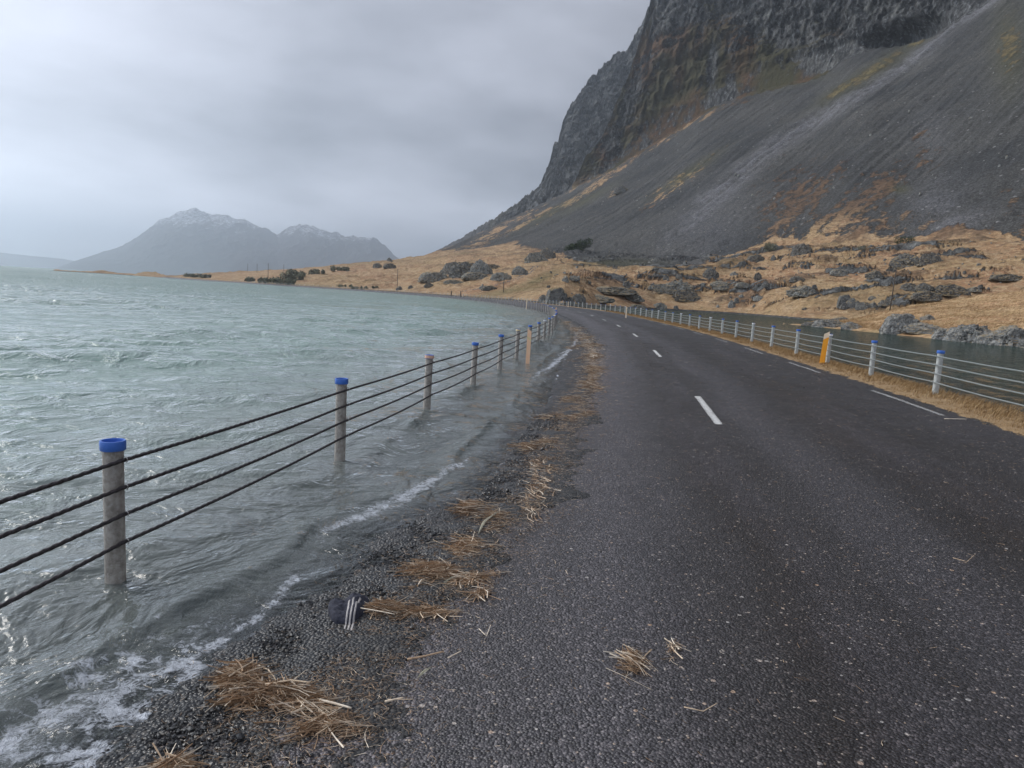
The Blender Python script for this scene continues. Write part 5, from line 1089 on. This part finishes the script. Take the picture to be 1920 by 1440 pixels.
# pale long grass on the headland and the rim of the lagoon
sel = np.where((HDY > 520) & (HDX > 1490) & (HDX < 2050) & (HDV[:, 2] > .35))[0]; n = 46000; i_ = g_.choice(sel, n); q = HDV[i_] + g_.normal(size=(n, 3)) * [.22, .22, 0]
V, F, ti = blades(q[:, 0], q[:, 1], q[:, 2] - .08, g_.uniform(.12, .42, n), np.full(n, .045), g_, (.9, -.2), 1.1, np.clip(g_.beta(2, 2, n) + .35 * fbm(q / 6, 3) + .12, 0, 1))
o = mesh_np('headland_grass', V, F, GRASSB, None, False, {'tint': ti}); tag(o, kind='stuff', label='long pale grass combed flat over the headland mound', cat='grass')
# drowned tufts of grass standing out of the sea
for px, py, w_, h_, nn, lb in ((905, 641, 30, 13, 220, 'wide tan grass tuft standing in the sea beyond the left fence'), (882, 642, 12, 12, 60, 'sparse tan grass tuft left of the wide one in the sea'), (955, 633, 26, 9, 160, 'far tan grass tuft in the sea behind the left fence'),
                             (640, 925, 50, 14, 60, 'dark drowned grass tuft beside the breaking foam line'), (600, 985, 70, 26, 90, 'thin orange grass stems poking through the shallows at the foam'), (752, 888, 16, 20, 46, 'few upright grass stems in the shallows below the third fence post'), (120, 1226, 90, 14, 40, 'reddish stems breaking the surface in front of the nearest fence post'), (225, 1170, 60, 16, 60, 'brown stems at the foot of the nearest fence post'), (855, 575 + 0, 12, 4, 30, 'tiny tan tuft in the sea at the far road embankment')):
    c = at(px, py, 0.0); g2 = np.random.default_rng(int(px)); e = at(px + w_ / 2, py, 0.0) - c; f = at(px, py - 4, 0.0) - c; a, b_ = g2.normal(size=nn) * .5, g2.normal(size=nn) * .5
    q = c + a[:, None] * e + b_[:, None] * f; hm = h_ / F_PX * math.hypot(c[0], c[1]) * 1.05
    V, F, ti = blades(q[:, 0] - c[0], q[:, 1] - c[1], np.full(nn, -.12), .12 + hm * g2.uniform(.3, 1.0, nn), np.full(nn, .0016 + .0007 * c[1] / 4), g2, (.25, -.1), .8, np.clip(g2.beta(2, 2.5, nn), 0, 1))
    o = mesh_np('grass_tuft', V, F, GRASSB, None, False, {'tint': ti}); o.location = (c[0], c[1], 0); tag(o, lb, 'grass tuft')

# ------------------------------------------------------------------ the lost sock
def sock():
    zo = [(245, 262), (330, 250), (450, 225), (560, 205), (583, 232), (578, 295), (540, 350), (480, 400), (430, 428), (350, 430), (300, 425), (262, 398), (240, 335)]
    px = np.array([(560 + a / 4.364, 1060 + b / 4.364) for a, b in zo]); W = np.array([at(a, b, .055) for a, b in px]); c = W.mean(0); c[2] = 0; base = float(h_at(c[0], c[1])[0])
    W = W[::-1] if 0 else W; n = 120; m_ = 40; ang = np.linspace(0, 1, n, endpoint=False); L = len(W); Wp = np.vstack([W, W[:1]]); ol = np.stack([np.interp(ang * L, np.arange(L + 1), Wp[:, i]) for i in (0, 1)], -1)
    for _ in range(4): ol = (np.roll(ol, 1, 0) + 2 * ol + np.roll(ol, -1, 0)) / 4
    ol = ol - c[:2]
    def hfun(xy, rho):
        p3 = np.column_stack([xy * 13, np.zeros(len(xy))]); w1 = ridged(p3 * [.8, .8, 1] + 3, 3, .5); w2 = fbm(p3 * 2.2 + 8, 3)
        fold = .014 * np.sin(xy[:, 0] * 42 + xy[:, 1] * 16 + 2 * perlin(p3 * .6))
        return np.clip(1 - rho ** 3.2, 0, 1) ** .55 * (.050 + .016 * w1 + .006 * w2 + fold)
    V = [[0, 0, 0]]; V[0][2] = float(hfun(np.zeros((1, 2)), np.zeros(1))[0]); F = []
    for j in range(1, m_ + 1):
        rho = j / m_; xy = ol * rho; V += np.column_stack([xy, hfun(xy, np.full(n, rho))]).tolist()
    V += np.column_stack([ol * .9, np.full(n, -.03)]).tolist()
    for i in range(n): F.append([0, 1 + i, 1 + (i + 1) % n])
    for j in range(m_):
        for i in range(n): a = 1 + j * n + i; b = 1 + j * n + (i + 1) % n; F.append([a, a + n, b + n, b])
    bm_ = bpy.data.meshes.new('knitted_body'); bm_.from_pydata(V, [], F); bm_.materials.append(CLOTH); bm_.polygons.foreach_set('use_smooth', [True] * len(bm_.polygons))
    root = empty('sock', (float(c[0]), float(c[1]), max(base, 0) + .004), 'crumpled navy blue knitted sock with three pale stripes lying at the water edge', 'sock')
    o = bpy.data.objects.new('knitted_body', bm_); COL.objects.link(o); o.parent = root
    # radius of the outline by direction, to give stripes the same height function
    oa = np.arctan2(ol[:, 1], ol[:, 0]); orr = np.hypot(ol[:, 0], ol[:, 1]); si = np.argsort(oa); oa, orr = oa[si], orr[si]
    for line in ([(415, 250), (408, 290), (395, 350), (372, 425)], [(452, 243), (442, 290), (425, 350), (402, 425)], [(508, 230), (475, 285), (455, 345), (430, 430)]):
        P = np.array([at(560 + a / 4.364, 1060 + b / 4.364, .06 + .035)[:2] for a, b in line]) - c[:2]; q = np.linspace(0, 1, 50); C = np.stack([np.interp(q, np.linspace(0, 1, 4), P[:, i]) for i in (0, 1)], -1)
        T = np.gradient(C, axis=0); T /= np.linalg.norm(T, axis=1)[:, None]; S = np.stack([T[:, 1], -T[:, 0]], -1); hw = .0052; cols = []
        for u_ in (-1, -.5, 0, .5, 1):
            xy = C + S * u_ * hw; a_ = np.arctan2(xy[:, 1], xy[:, 0]); rho = np.hypot(xy[:, 0], xy[:, 1]) / np.interp(a_, oa, orr, period=2 * math.pi); rho = np.clip(rho, 0, .995); cols.append(np.column_stack([xy, hfun(xy, rho) + (.0022 if abs(u_) < 1 else -.001)]))
        Vs = np.stack(cols, 1); mesh_np('stripe', Vs.reshape(-1, 3), grid_faces(50, 5), STRIPE, root)
sock()
